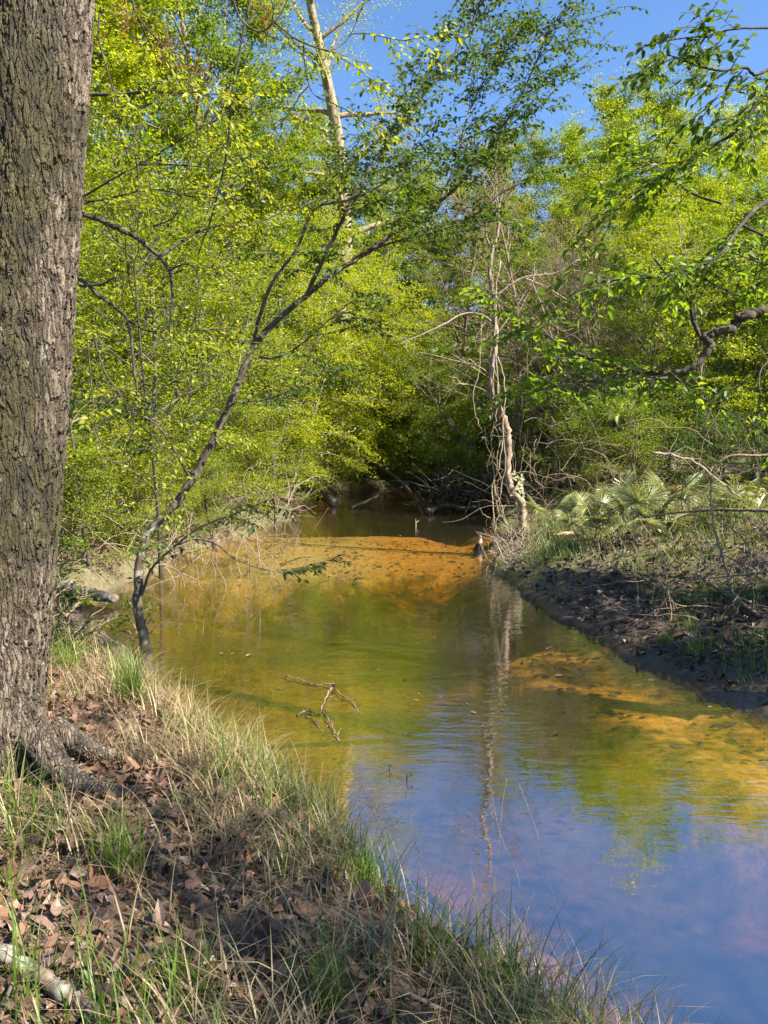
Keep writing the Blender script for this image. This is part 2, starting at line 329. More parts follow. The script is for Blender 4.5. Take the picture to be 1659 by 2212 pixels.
mr = N.new('ShaderNodeMapRange'); mr.inputs['From Min'].default_value = 3.0; mr.inputs['From Max'].default_value = 6.0; mr.inputs['To Min'].default_value = 0.12; mr.inputs['To Max'].default_value = 1.0; L.new(sx.outputs['Y'], mr.inputs[0])
mc = N.new('ShaderNodeMath'); mc.operation = 'MULTIPLY'; L.new(mr.outputs[0], mc.inputs[0])
mr2 = N.new('ShaderNodeMapRange'); mr2.inputs['From Min'].default_value = 0.35; mr2.inputs['From Max'].default_value = 0.65; mr2.inputs['To Min'].default_value = 0.12; L.new(calm.outputs[0], mr2.inputs[0]); L.new(mr2.outputs[0], mc.inputs[1])
bp = N.new('ShaderNodeBump'); bp.inputs['Distance'].default_value = 0.008; L.new(mc.outputs[0], bp.inputs['Strength']); L.new(ad.outputs[0], bp.inputs['Height'])
fr = N.new('ShaderNodeFresnel'); fr.inputs['IOR'].default_value = 1.33; L.new(bp.outputs[0], fr.inputs['Normal'])
fm = N.new('ShaderNodeMath'); fm.operation = 'MULTIPLY_ADD'; fm.inputs[1].default_value = 0.10; fm.inputs[2].default_value = 0.46; fm.use_clamp = True; L.new(fr.outputs[0], fm.inputs[0])
tr = N.new('ShaderNodeBsdfTransparent'); tr.inputs['Color'].default_value = (0.97, 0.95, 0.9, 1)
gl = N.new('ShaderNodeBsdfGlossy'); gl.inputs['Roughness'].default_value = 0.01; gl.inputs['Color'].default_value = (1, 1, 1, 1); L.new(bp.outputs[0], gl.inputs['Normal'])
dfw = N.new('ShaderNodeBsdfDiffuse'); dfw.inputs['Color'].default_value = (.5, .42, .2, 1)
mt = N.new('ShaderNodeMixShader'); mt.inputs[0].default_value = .03; L.new(tr.outputs[0], mt.inputs[1]); L.new(dfw.outputs[0], mt.inputs[2])
mx = N.new('ShaderNodeMixShader'); L.new(fm.outputs[0], mx.inputs[0]); L.new(mt.outputs[0], mx.inputs[1]); L.new(gl.outputs[0], mx.inputs[2])
vo = N.new('ShaderNodeVolumeAbsorption'); vo.inputs['Color'].default_value = (0.93, 0.78, 0.32, 1); vo.inputs['Density'].default_value = 1.0
o_ = N.new('ShaderNodeOutputMaterial'); L.new(mx.outputs[0], o_.inputs['Surface']); L.new(vo.outputs[0], o_.inputs['Volume'])
g = Geo()
wx0, wx1, wy0, wy1 = -11.0, 60.0, -40.0, 62.0
v = [(x, y, z) for z in (0, -1.6) for x, y in ((wx0, wy0), (wx1, wy0), (wx1, wy1), (wx0, wy1))]
g.add(v, f4=[(0, 1, 2, 3), (7, 6, 5, 4), (0, 4, 5, 1), (1, 5, 6, 2), (2, 6, 7, 3), (3, 7, 4, 0)])
tag(link('water', g.mesh('water', m)), 'tea coloured creek water mirroring the sky and trees', 'water', kind='structure')

# ------------------------------------------------------------------ trees: generator
def branch_path(rng, p0, d, length, n, curve_up=0.0, wob=0.12):
    pts = [np.array(p0, float)]; d = d / np.linalg.norm(d); st = length / n
    for k in range(n):
        d = d + rng.normal(0, wob, 3) + np.array([0, 0, curve_up / n]); d /= np.linalg.norm(d); pts.append(pts[-1] + d * st)
    return np.array(pts), d
def make_tree(seed, H, r0, base, spread, nl, leaf, nleaf, lean=0.04, shape='oval', flat=0.35, width=0.52, twigs=True, droop=0.0, sub=6, clump=0.23):
    """returns (wood, crown) geometry of one broadleaf tree standing at the origin"""
    rng = np.random.default_rng(seed); wood, crown = Geo(), Geo()
    d0 = np.array([rng.normal(0, lean), rng.normal(0, lean), 1.0])
    tp, _ = branch_path(rng, (0, 0, -0.3), d0, H + 0.3, 12, 0.5, 0.05)
    tt = np.linspace(0, 1, 13); tr = r0 * (1 - 0.9 * tt) + r0 * 0.5 * np.exp(-tt * 30)
    tube(wood, smooth_path(tp, 3), np.interp(np.linspace(0, 1, 37), tt, tr), 8)
    anch, adir = [], []
    for k in range(nl):
        h = base + (H * 0.97 - base) * ((k + rng.random()) / nl); f = h / H
        p0 = np.array([np.interp(f, tt, tp[:, i]) for i in range(3)]); rl = np.interp(f, tt, tr) * 0.55
        c = (h - base) / (H - base)
        if shape == 'oval': L0 = spread * (0.35 + 0.9 * math.sin(math.pi * min(0.97, 0.22 + 0.75 * c)))
        elif shape == 'cone': L0 = spread * (1.1 - 0.85 * c)
        else: L0 = spread * (0.75 + 0.35 * c)
        L0 *= rng.uniform(0.65, 1.15); az = k * 2.39996 + rng.normal(0, 0.4)
        el = rng.uniform(0.1, 0.65) - droop + 0.5 * c
        d = np.array([math.cos(az) * math.cos(el), math.sin(az) * math.cos(el), math.sin(el)])
        lp, _ = branch_path(rng, p0, d, L0, 6, rng.uniform(-.2, .5) - droop, 0.13)
        tube(wood, lp, np.linspace(max(rl, 0.012), 0.006, 7), 5, False)
        for q in range(sub):
            fs = rng.uniform(0.25, 1.0); pb = np.array([np.interp(fs * 6, np.arange(7), lp[:, i]) for i in range(3)])
            di = lp[min(6, int(fs * 6) + 1)] - lp[int(fs * 6) if fs < 1 else 5]
            dd = norm(di) + rng.normal(0, 0.6, 3) * np.array([1, 1, 0.5])
            sp, _ = branch_path(rng, pb, dd, L0 * rng.uniform(0.25, 0.5), 4, rng.uniform(-.3, .3) - droop, 0.16)
            if twigs: tube(wood, sp, np.linspace(0.011, 0.004, 5), 3, False)
            anch += [sp[1], sp[2], sp[3], sp[4]]; adir += [norm(dd)] * 4
        anch += [lp[5], lp[6]]; adir += [norm(lp[6] - lp[4])] * 2
    if nleaf:
        anch = np.array(anch); adir = np.array(adir)
        wgt = rng.gamma(0.5, 1.0, len(anch)) + 0.04; idx = rng.choice(len(anch), nleaf, p=wgt / wgt.sum())
        off = rng.normal(0, 1, (nleaf, 3)) * np.array([clump, clump, clump * flat])
        b = anch[idx] + off
        d = adir[idx] * 0.5 + rng.normal(0, 0.7, (nleaf, 3)) * np.array([1, 1, 0.5]); d[:, 2] -= 0.25
        n = rng.normal(0, 0.55, (nleaf, 3)) + np.array([0, 0, 1.0])
        leaf_quads(crown, b, d, n, leaf * rng.uniform(0.5, 1.5, nleaf), width)
    return wood, crown

VAR = {}
def variant(name, wood_mat, leaf_mat_, *a, **k):
    w, c = make_tree(*a, **k)
    VAR[name] = (w.mesh(name + '_wood', M[wood_mat], True), c.mesh(name + '_leaves', M[leaf_mat_]) if c.n else None)
variant('broad_a', 'bark_grey', 'mid', 11, 15, 0.19, 2.0, 3.4, 36, 0.115, 36000)
variant('broad_b', 'bark_grey', 'mid', 12, 16, 0.2, 2.6, 3.7, 38, 0.115, 36000)
variant('tall_a', 'bark_grey', 'mid', 13, 20, 0.22, 4.0, 3.0, 42, 0.115, 34000)
variant('tall_b', 'bark_pine', 'mid', 14, 22, 0.24, 7.0, 3.2, 36, 0.12, 22000)
variant('under_a', 'bark_grey', 'yellow', 15, 7.5, 0.09, 0.8, 2.7, 26, 0.085, 15000, lean=0.2, flat=0.16, shape='wide')
variant('under_b', 'bark_grey', 'yellow', 16, 6.5, 0.08, 0.6, 2.6, 26, 0.085, 14000, lean=0.25, flat=0.16, shape='wide')
variant('shrub_a', 'twig_brown', 'mid', 17, 3.4, 0.05, 0.2, 1.7, 24, 0.07, 10000, lean=0.2, flat=0.4)
variant('shrub_b', 'twig_brown', 'mid', 18, 2.6, 0.04, 0.1, 1.6, 22, 0.07, 8000, lean=0.3, flat=0.3)
variant('wispy', 'bark_pine', 'olive', 19, 19, 0.2, 8.0, 2.3, 34, 0.09, 7000, flat=0.6, clump=0.4)
variant('bare', 'twig_brown', 'olive', 20, 11, 0.11, 1.5, 2.6, 44, 0.06, 3500, sub=12, flat=0.6, clump=0.3)
variant('bare_pale', 'twig_pale', 'olive', 21, 5.5, 0.06, 0.5, 2.0, 40, 0.05, 1200, sub=12, lean=0.2, flat=0.6)

def place(var, name, x, y, s, rz, leafm, label, cat, group, woodm=None, zoff=0.0, sz=None):
    w, c = VAR[var]; t = thing(name, label, cat, (x, y, gz(x, y) + zoff), rz, group); t.scale = (s, s, sz or s)
    a = link('trunk' if cat == 'tree' else 'stem', w, t)
    if woodm: a.material_slots[0].link = 'OBJECT'; a.material_slots[0].material = M[woodm]
    if c:
        b = link('crown' if cat == 'tree' else 'foliage', c, t)
        if leafm: b.material_slots[0].link = 'OBJECT'; b.material_slots[0].material = M[leafm]
    return t
rng = np.random.default_rng(5)
def scatter(n, x0, x1, y0, y1, mind, ok=None, tries=4000):
    out = []
    for _ in range(tries):
        if len(out) >= n: break
        x, y = rng.uniform(x0, x1), rng.uniform(y0, y1)
        if ok and not ok(x, y): continue
        z, s, ins, w, b = field(np.array([x]), np.array([y]))
        if ins[0] or s[0] < 0.6: continue
        if all((x - a) ** 2 + (y - b_) ** 2 > mind ** 2 for a, b_ in out): out.append((x, y))
    return out
def LW(x, y): return x < -0.05 * y - 0.5           # left of the creek

# sunlit understory along the left bank
G = 'small sunlit trees along the left bank'
for i, (x, y, s, v) in enumerate([(-5.6, 12.6, .85, 'under_b'), (-4.9, 15.6, .8, 'under_a'), (-4.3, 19.5, .85, 'under_b'), (-4.6, 23.5, 1.0, 'under_a'), (-7.6, 14.5, 1.0, 'under_a'), (-7.4, 18.5, 1.1, 'under_b'), (-10.5, 16.5, 1.1, 'under_b'), (-9.5, 12.8, 1.0, 'under_a'), (-3.6, 28.8, 1.2, 'under_a'), (-7.2, 24.5, 1.2, 'under_b'), (-12.5, 20.5, 1.3, 'under_a'), (-11, 25.5, 1.3, 'under_b')]):
    place(v, 'understory_tree', x, y, s, i * 1.7, 'mid' if i % 4 == 3 else 'yellow', 'small yellow-green tree with low spreading sprays on the sunlit left bank', 'tree', G)  # every fourth crown is a darker green standing in for shaded foliage
G = 'sprays leaning over the creek from the left bank'
for i, (x, y, s) in enumerate([(-3.6, 23.2, .9), (-3.3, 26.0, 1.05), (-2.9, 29.8, 1.1), (-2.4, 32.6, 1.1)]):
    t = place(['under_a', 'under_b'][i % 2], 'understory_tree', x, y, s, 0, 'yellow', 'yellow-green tree leaning out over the creek from the left bank', 'tree', G); t.rotation_euler = (.1 * (i - 1), .5, .2 * i)
G = 'low trees hanging over the far water'
for i, (x, y, s, ti) in enumerate([(4.6, 28.5, .85, -.45), (5.0, 32.3, .9, -.5), (0.6, 35.6, .75, .1), (2.3, 35.9, .8, -.1), (3.9, 36.2, .8, -.2), (-1.0, 35.4, .8, .2)]):
    t = place(['under_b', 'under_a'][i % 2], 'understory_tree', x, y, s, 0, 'yellow' if i % 3 else 'mid', 'low green tree hanging its sprays over the dark far water', 'tree', G); t.rotation_euler = (.12, ti, .3 * i)
variant('sapling', 'bark_dark', 'yellow', 35, 6.5, 0.035, 1.2, 1.1, 16, 0.08, 1100, lean=.18, flat=.3)
variant('weed', 'twig_brown', 'mid', 36, 0.95, 0.010, 0.08, 0.42, 14, 0.045, 420, lean=.3, sub=3, clump=.06)
G = 'thin dark saplings on the left bank'
for i, (x, y, s) in enumerate([(-4.6, 11.9, .9), (-3.9, 13.4, 1.1), (-5.1, 13.9, 1.0), (-3.6, 16.6, 1.2), (-4.8, 17.5, 1.3), (-2.9, 20.4, 1.2), (-3.3, 22.3, 1.3), (-6.3, 15.5, 1.2), (-5.7, 19.6, 1.4)]):
    place('sapling', 'thin_sapling', x, y, s, i * 2.4, 'yellow', 'thin dark sapling stem with few leaves at the front of the left bank', 'tree', G)
G = 'leafy weeds beside the big trunk'
for i, (x, y, s) in enumerate([(-2.45, 6.2, .75), (-2.75, 6.5, .9), (-2.95, 6.15, .8), (-2.3, 6.75, .6), (-2.6, 5.8, .6)]):
    place('weed', 'leafy_weed', x, y, s, i * 1.4, 'mid' if i % 2 else 'deep', 'leafy weed growing between the big trunk and the leaning tree', 'weed', G)
G = 'leafy weeds on the right bank'
for i, (x, y, s) in enumerate([(4.2, 10.6, .7), (5.0, 11.4, .8), (5.6, 10.2, .7), (6.2, 11.8, .9), (4.9, 9.4, .6), (3.4, 12.7, .7), (4.5, 12.6, .8), (6.8, 10.4, .9), (5.5, 12.6, .9)]):
    place('weed', 'leafy_weed', x, y, s, i * 1.9, 'mid' if i % 3 else 'yellow', 'leafy weed growing out of the litter above the dark mud', 'weed', G)
G = 'tall trees behind the left bank'
for i, (x, y) in enumerate([(-9.0, 20.5), (-6.0, 27.5), (-12.5, 24.0), (-16, 21), (-10, 30), (-14.5, 30), (-5.6, 34.5), (-18.5, 27), (-6.8, 31.5), (-5.5, 34), (-9.5, 36), (-15, 37), (-20, 35)]):
    place(['broad_a', 'tall_a', 'broad_b'][i % 3], 'broadleaf_tree', x, y, [1.0, 1.1, 1.2][(i * 7) % 3], i * 2.1, ['yellow', 'mid', 'yellow'][i % 3], 'tall yellow-green spring tree behind the low left bank trees', 'tree', G)
# the pale trunk that stands above the left bank
x, y = -2.6, 37.5
t = thing('tall_tree', 'tall straight pale trunk rising out of the top of the picture above the creek', 'tree', (x, y, gz(x, y)))
w, c = make_tree(77, 27, 0.52, 10.5, 3.4, 26, 0.1, 9000, lean=0.01, flat=0.6, clump=0.4)
link('trunk', w.mesh('tall_trunk', M['bark_pine'], True), t); link('crown', c.mesh('tall_crown', M['yellow']), t)
# far end, dark and shaded
G = 'shaded trees at the far end of the creek'
for i, (x, y, s, v, lm) in enumerate([(-1.2, 35.6, 1.0, 'shrub_a', 'yellow'), (0.6, 36.2, 1.1, 'shrub_b', 'mid'), (2.3, 36.6, 1.2, 'shrub_a', 'yellow'), (4.0, 37.2, 1.2, 'shrub_b', 'mid'), (5.6, 38, 1.2, 'shrub_a', 'mid'), (-2.6, 35.8, 1.1, 'under_b', 'yellow'), (7.4, 39, 1.2, 'shrub_b', 'mid'), (1.4, 37.6, .7, 'under_a', 'yellow'), (4.8, 39.5, .8, 'under_b', 'yellow'), (0.5, 38.5, .8, 'under_a', 'yellow'), (3.2, 41, .9, 'under_b', 'mid'), (-1.5, 37.5, .7, 'shrub_a', 'mid'), (1.8, 40, .8, 'shrub_b', 'deep'), (-2.0, 42, .95, 'broad_a', 'yellow'), (2.5, 46, .92, 'broad_b', 'mid'), (6.5, 45, .85, 'tall_a', 'yellow'), (5.5, 42.5, .9, 'under_a', 'deep'), (0.5, 50, .82, 'tall_b', 'yellow'), (9, 47, .9, 'under_b', 'mid'), (-5, 47, 1.0, 'tall_a', 'yellow'), (4, 54, 1.05, 'broad_b', 'yellow'), (8.5, 53, 1.1, 'broad_a', 'mid'), (6.2, 48, 1.0, 'broad_a', 'yellow'), (3.6, 43.5, .8, 'broad_a', 'mid'), (0.2, 45, .92, 'broad_b', 'mid')]):
    place(v, 'creekside_tree', x, y, s, i * 2.3 + 1, lm, 'green tree closing the view behind the dark far end of the creek', 'tree', G)
G = 'thin wispy trees against the sky'
for i, (x, y, s) in enumerate([(1.5, 34.2, .0), (2.2, 47, .95), (5.0, 43.5, .8), (-0.5, 45, 1.0), (4.2, 50, .9)]):
    if s: place('wispy', 'wispy_tree', x, y, s, i * 1.9, 'olive', 'thin wispy tree with sparse olive foliage in the gap of blue sky', 'tree', G)
# right bank woods
G = 'broad green trees on the right bank'
for i, (x, y, s, v, lm) in enumerate([(8.6, 25.5, .55, 'broad_a', 'yellow'), (11.6, 24.0, .52, 'broad_b', 'mid'), (14.0, 22.5, .5, 'broad_a', 'yellow'), (17.5, 23.5, .55, 'broad_b', 'mid'), (7.0, 30.5, .66, 'broad_b', 'yellow'), (10.5, 31, .66, 'broad_a', 'yellow'), (13.5, 33, .72, 'broad_b', 'yellow'), (17.5, 32, .75, 'broad_a', 'mid'), (8.3, 34.5, .75, 'broad_b', 'mid'), (16, 28, .65, 'broad_b', 'mid'), (20, 37, .72, 'tall_a', 'yellow'), (12.8, 38, .85, 'broad_a', 'yellow'), (23, 31, .8, 'broad_b', 'mid'), (19.5, 26, .5, 'tall_a', 'yellow'),
        (9.2, 28, .6, 'broad_b', 'yellow'), (12.2, 28.5, .6, 'broad_a', 'mid'), (15.2, 30.5, .68, 'broad_a', 'yellow'), (6.0, 33.5, .72, 'broad_a', 'mid'), (18.5, 29, .7, 'broad_b', 'yellow'), (16, 43, 1.05, 'broad_b', 'mid'), (25, 42, 1.05, 'broad_a', 'mid'), (11, 44, .95, 'broad_b', 'yellow'), (14.5, 51, 1.35, 'broad_a', 'mid'), (18.5, 54, 1.45, 'broad_b', 'yellow'), (23, 52, 1.4, 'broad_a', 'yellow'), (28, 55, 1.5, 'broad_b', 'mid'), (20.5, 46, 1.2, 'broad_a', 'yellow'), (33, 54, 1.45, 'broad_a', 'yellow'), (17, 60, 1.55, 'broad_b', 'yellow'), (12.5, 57, 1.3, 'broad_b', 'mid')]):
    place(v, 'broadleaf_tree', x, y, s, i * 1.3, lm, 'broad green tree in the wall of foliage above the right bank', 'tree', G)
G = 'low green trees behind the palmettos'
for i, (x, y, s, v, lm) in enumerate([(9.2, 21.5, .9, 'under_a', 'yellow'), (12.5, 20.8, .9, 'under_b', 'mid'), (7.4, 22.5, .75, 'under_b', 'mid'), (6.2, 24.5, .7, 'under_a', 'deep'), (9.5, 23.5, .8, 'under_b', 'deep'), (12.5, 22, .9, 'under_a', 'mid'), (7.5, 28.5, .9, 'under_b', 'mid'), (11.5, 26.5, 1.0, 'under_a', 'mid'), (15, 20.5, .95, 'under_b', 'mid'), (14.5, 24.5, .9, 'under_a', 'deep'), (18, 20, 1.0, 'under_b', 'deep')]):
    place(v, 'understory_tree', x, y, s, i * 1.1, lm, 'low green tree with spreading sprays behind the palmettos', 'tree', G)
G = 'bare brown saplings behind the palmettos'
for i, (x, y, s) in enumerate([(6.0, 21.8, .6), (5.4, 24, .7), (8.0, 23.5, .6), (6.8, 27, .85)]):
    place('bare', 'bare_sapling', x, y, s, i * 1.7, 'olive', 'bare brown twiggy sapling tangled with dry vines behind the palmettos', 'tree', G)
place('bare', 'bare_tree', 4.7, 26.5, 1.05, .7, 'olive', 'tall bare grey twiggy tree standing behind the thin crooked trunk', 'tree', None)
place('bare', 'bare_tree', 3.9, 38.5, 1.3, 2.7, 'olive', 'tallest bare grey tree far behind the thin crooked trunk', 'tree', None)
# far woods: one mass of leaves beyond the trees one can tell apart
g = Geo(); r2 = np.random.default_rng(8); n = 120000
ang = r2.uniform(-0.62, 0.62, n); dist = r2.uniform(56, 82, n)
fx, fy = np.sin(ang) * dist, np.cos(ang) * dist
top = 7.5 + 4 * fbm(fx * 0.12, fy * .12, 61) * 2 + np.where(fx < 0, 6, 0) + np.where(fx > 10, 4, 0)
fz = r2.random(n) ** 0.8 * top
zz = field(fx, fy)[0]
leaf_quads(g, np.stack([fx, fy, zz + fz], -1), r2.normal(0, 1, (n, 3)), r2.normal(0, .6, (n, 3)) + np.array([0, 0, 1]), r2.uniform(.25, .5, n), 0.6)
tag(link('far_woods', g.mesh('far_woods', M['mid'])), 'far woods reading as one green mass between the trunks', 'woods', kind='stuff')
# undergrowth shrubs
G = 'leafy shrubs at the left water edge'
for i, (x, y, s) in enumerate([(-5.3, 13.1, .5), (-4.7, 13.9, .5), (-4.1, 15.2, .5), (-5.9, 14.5, .7), (-4.2, 16.2, .5), (-3.9, 17.6, .55), (-6.2, 12.4, .55), (-5.0, 12.0, .55), (-4.4, 13.9, .6), (-4.5, 17.0, .7), (-3.9, 19.2, .75), (-3.7, 21.5, .8), (-4.0, 24.6, .9), (-3.2, 27.3, .9), (-3.4, 29.6, 1.0), (-2.6, 31.6, 1.0), (-2.2, 33.4, 1.0), (-1.0, 34.9, 1.0), (.8, 35.3, .9), (2.6, 35.7, 1.0), (-6.8, 12.2, .7), (-6.2, 16.8, .8), (-6.0, 21, .9), (-8.3, 16, 0.9)]):
    place(['shrub_a', 'shrub_b'][i % 2], 'leafy_shrub', x, y, s, i * 1.9, 'yellow' if i % 3 else 'mid', 'leafy yellow-green shrub leaning over the left water edge', 'shrub', G)
G = 'low shrubs on the right bank'
for i, (x, y, s) in enumerate([(11, 18, .7), (8.0, 18.5, .6), (6.4, 19.2, .65), (9.6, 17.6, .6), (5.2, 19.8, .7), (7.3, 20.3, .8), (13.5, 16.5, .8), (5.0, 26.5, .9), (13.5, 18, .8), (4.6, 29.5, .9), (6.0, 31.5, 1.0)]):
    place(['shrub_a', 'shrub_b'][i % 2], 'leafy_shrub', x, y, s, i * 1.9, 'deep' if i % 2 else 'mid', 'low green shrub among the brush on the right bank', 'shrub', G)
variant('shade', 'bark_grey', 'mid', 33, 9, 0.14, 2.2, 2.7, 30, 0.11, 9000)
G = 'trees beyond the right edge that shade the creek'
for i, (x, y, s, v) in enumerate([(11.0, 3.4, .58, 'broad_a'), (7.6, 7.3, .8, 'shade'), (10.6, 6.6, .95, 'shade'), (6.9, .9, .78, 'shade'), (9.2, -2.4, .75, 'shade'), (13.5, -1.5, .6, 'broad_a'), (8, -6, 1.0, 'shade')]):
    place(v, 'shade_tree', x, y, s, i * 1.1, 'mid', 'broad tree standing outside the view and shading the near creek', 'tree', G)

# ------------------------------------------------------------------ traced trees close to the camera
def twig_spray(rng, wood, leaves_, p0, d, length, leaf, gap, plane_up=0.85, order=0, r=0.004, droop=0.15, wid=0.48, subn=3):
    """a twig with alternate leaves laid out in one spray, and side twigs"""
    n = max(4, int(length / 0.09)); pts, _ = branch_path(rng, p0, d, length, n, -droop, 0.10)
    tube(wood, pts, np.linspace(r, 0.0012, n + 1), 4 if r > .004 else 3, False)
    s = np.arange(0.12 * length if order == 0 else 0.03, length, gap); k = len(s)
    if k:
        u = s / length * n; b = np.stack([np.interp(u, np.arange(n + 1), pts[:, i]) for i in range(3)], -1)
        i0 = np.minimum(u.astype(int), n - 1); td = norm(pts[i0 + 1] - pts[i0])
        up = norm(np.array([0, 0, 1.0]) * plane_up + rng.normal(0, 0.25, 3)); side = norm(np.cross(td, up)) * np.where(np.arange(k) % 2, 1, -1)[:, None]
        dd = td * 0.65 + side * 0.8 + rng.normal(0, 0.22, (k, 3)); dd[:, 2] -= 0.3
        nn = up + rng.normal(0, 0.38, (k, 3))
        leaf_fine(leaves_, b, dd, nn, leaf * rng.uniform(0.65, 1.2, k), wid, rng.uniform(.05, .3, k), rng.uniform(0, .3, k))
    if order < 2:
        for q in range(subn):
            f = rng.uniform(0.2, 0.9) * n; i = int(f); td = norm(pts[i + 1] - pts[i])
            up = np.array([0, 0, 1.0]); sd = norm(np.cross(td, up)) * (1 if rng.random() < .5 else -1)
            twig_spray(rng, wood, leaves_, pts[i], td * 0.7 + sd * rng.uniform(.4, .9) + rng.normal(0, .12, 3), length * rng.uniform(.35, .6), leaf, gap, plane_up, order + 1, r * .65, droop, wid, max(1, subn - 1))
def trace(l): return smooth_path([at(x, y, Y) for x, y, Y in l], 6)
def stem(wood, l, w0, w1, sides=8, rng=None, power=1.0):
    """branch through (px, py, depth) points, widths in photo pixels at their depth"""
    p = trace(l); n = len(p); t = np.linspace(0, 1, n) ** power
    dep = p[:, 1]; r = (w0 * (1 - t) + w1 * t) * 0.5 * dep / F
    if rng is not None: p = p + rng.normal(0, 1, (n, 3)) * (r[:, None] * 0.18)
    tube(wood, p, r, sides); return p
def sprays_on(rng, wood, lv, p, f0, f1, count, length, leaf, gap, up=0.25, side=1.0, **k):
    n = len(p) - 1
    for q in range(count):
        f = (f0 + (f1 - f0) * (q + rng.random()) / count) * n; i = min(int(f), n - 1)
        td = norm(p[i + 1] - p[i]); sd = norm(np.cross(td, np.array([0, 0, 1.0])) + rng.normal(0, .25, 3)) * (1 if rng.random() < .5 else -1)
        d = td * rng.uniform(0.3, 0.9) + sd * side * rng.uniform(.4, 1.0) + np.array([0, 0, up * rng.uniform(-.5, 1.2)])
        twig_spray(rng, wood, lv, p[i], d, length * rng.uniform(.6, 1.25), leaf, gap, **k)

# the leaning tree on the near left bank
rg = np.random.default_rng(21)
wood, lv = Geo(), Geo()
main = stem(wood, [(322, 1500, 6.2), (315, 1400, 6.3), (300, 1330, 6.35), (298, 1260, 6.4), (310, 1180, 6.45), (332, 1140, 6.5), (380, 1090, 6.55), (430, 1010, 6.6), (470, 930, 6.65), (502, 860, 6.7), (530, 790, 6.75), (550, 742, 6.8)], 23, 14, 10, rg)
m2 = stem(wood, [(550, 742, 6.8), (600, 692, 6.85), (662, 640, 6.9), (720, 592, 7.0), (800, 540, 7.1), (870, 492, 7.2), (950, 435, 7.3), (1000, 390, 7.3), (1045, 335, 7.4), (1080, 285, 7.4), (1120, 215, 7.5), (1160, 130, 7.5), (1195, 40, 7.5)], 14, 2.5, 8, rg, .85)
b1 = stem(wood, [(662, 640, 6.9), (705, 545, 6.8), (742, 470, 6.8), (775, 402, 6.8), (820, 335, 6.9), (880, 255, 7.0), (950, 160, 7.0), (1010, 70, 7.0), (1050, -30, 7.0)], 10, 2.5, 6, rg)
b2 = stem(wood, [(548, 742, 6.8), (562, 680, 6.6), (592, 605, 6.5), (640, 540, 6.4), (668, 470, 6.4), (690, 445, 6.4), (760, 430, 6.3), (830, 395, 6.3), (900, 335, 6.3)], 9, 2.5, 6, rg)
b3 = stem(wood, [(556, 772, 6.8), (600, 772, 6.7), (645, 748, 6.6), (700, 700, 6.5), (760, 650, 6.5)], 6, 2, 5, rg)
b4 = stem(wood, [(488, 880, 6.7), (520, 868, 6.5), (575, 862, 6.4), (650, 835, 6.3), (740, 800, 6.2)], 6, 2, 5, rg)
b5 = stem(wood, [(415, 1040, 6.6), (380, 980, 6.4), (345, 925, 6.2), (310, 900, 6.2), (250, 880, 6.2)], 6, 2, 5, rg)
b6 = stem(wood, [(302, 1300, 6.38), (312, 1268, 6.36), (328, 1228, 6.34), (380, 1178, 6.2), (430, 1140, 6.1), (500, 1112, 6.0), (580, 1080, 5.9)], 8, 2, 5, rg)
b8 = stem(wood, [(380, 1178, 6.2), (425, 1165, 6.05), (470, 1178, 5.9), (515, 1212, 5.8), (600, 1235, 5.6), (690, 1225, 5.5)], 3.5, 1.2, 4, rg)
b9 = stem(wood, [(800, 540, 7.1), (860, 520, 6.8), (940, 500, 6.6), (1020, 470, 6.5), (1100, 400, 6.4)], 5, 1.5, 5, rg)
b10 = stem(wood, [(950, 435, 7.3), (985, 350, 7.6), (1010, 250, 7.8), (1060, 150, 7.9), (1120, 60, 8.0)], 5, 1.5, 5, rg)
K = dict(leaf=0.05, gap=0.036)
sprays_on(rg, wood, lv, m2, 0.3, 1.0, 44, 0.9, up=.35, **K)
sprays_on(rg, wood, lv, b1, 0.2, 1.0, 34, 0.85, up=.4, **K)
sprays_on(rg, wood, lv, b2, 0.2, 1.0, 20, 0.75, up=.2, **K)
sprays_on(rg, wood, lv, b10, 0.2, 1.0, 30, 0.85, up=.4, **K)
sprays_on(rg, wood, lv, b9, 0.2, 1.0, 16, 0.7, up=.2, **K)
sprays_on(rg, wood, lv, b3, 0.3, 1.0, 8, 0.6, up=0., **K)
sprays_on(rg, wood, lv, b4, 0.3, 1.0, 8, 0.6, up=0., **K)
sprays_on(rg, wood, lv, b5, 0.2, 1.0, 9, 0.6, up=0., **K)
sprays_on(rg, wood, lv, b6, 0.3, 1.0, 9, 0.5, up=0., **K)
sprays_on(rg, wood, lv, b8, 0.75, 1.0, 5, 0.28, up=0., leaf=0.05, gap=0.04)
o0 = onz(318, 1490, 0.3)
t = thing('leaning_tree', 'slender forked tree leaning right over the creek from the near left bank', 'tree', o0)
wood.v = [a - o0 for a in wood.v]; lv.v = [a - o0 for a in lv.v]
link('trunk', wood.mesh('leaning_trunk', M['bark_horn'], True), t); link('crown', lv.mesh('leaning_crown', M['beech']), t)

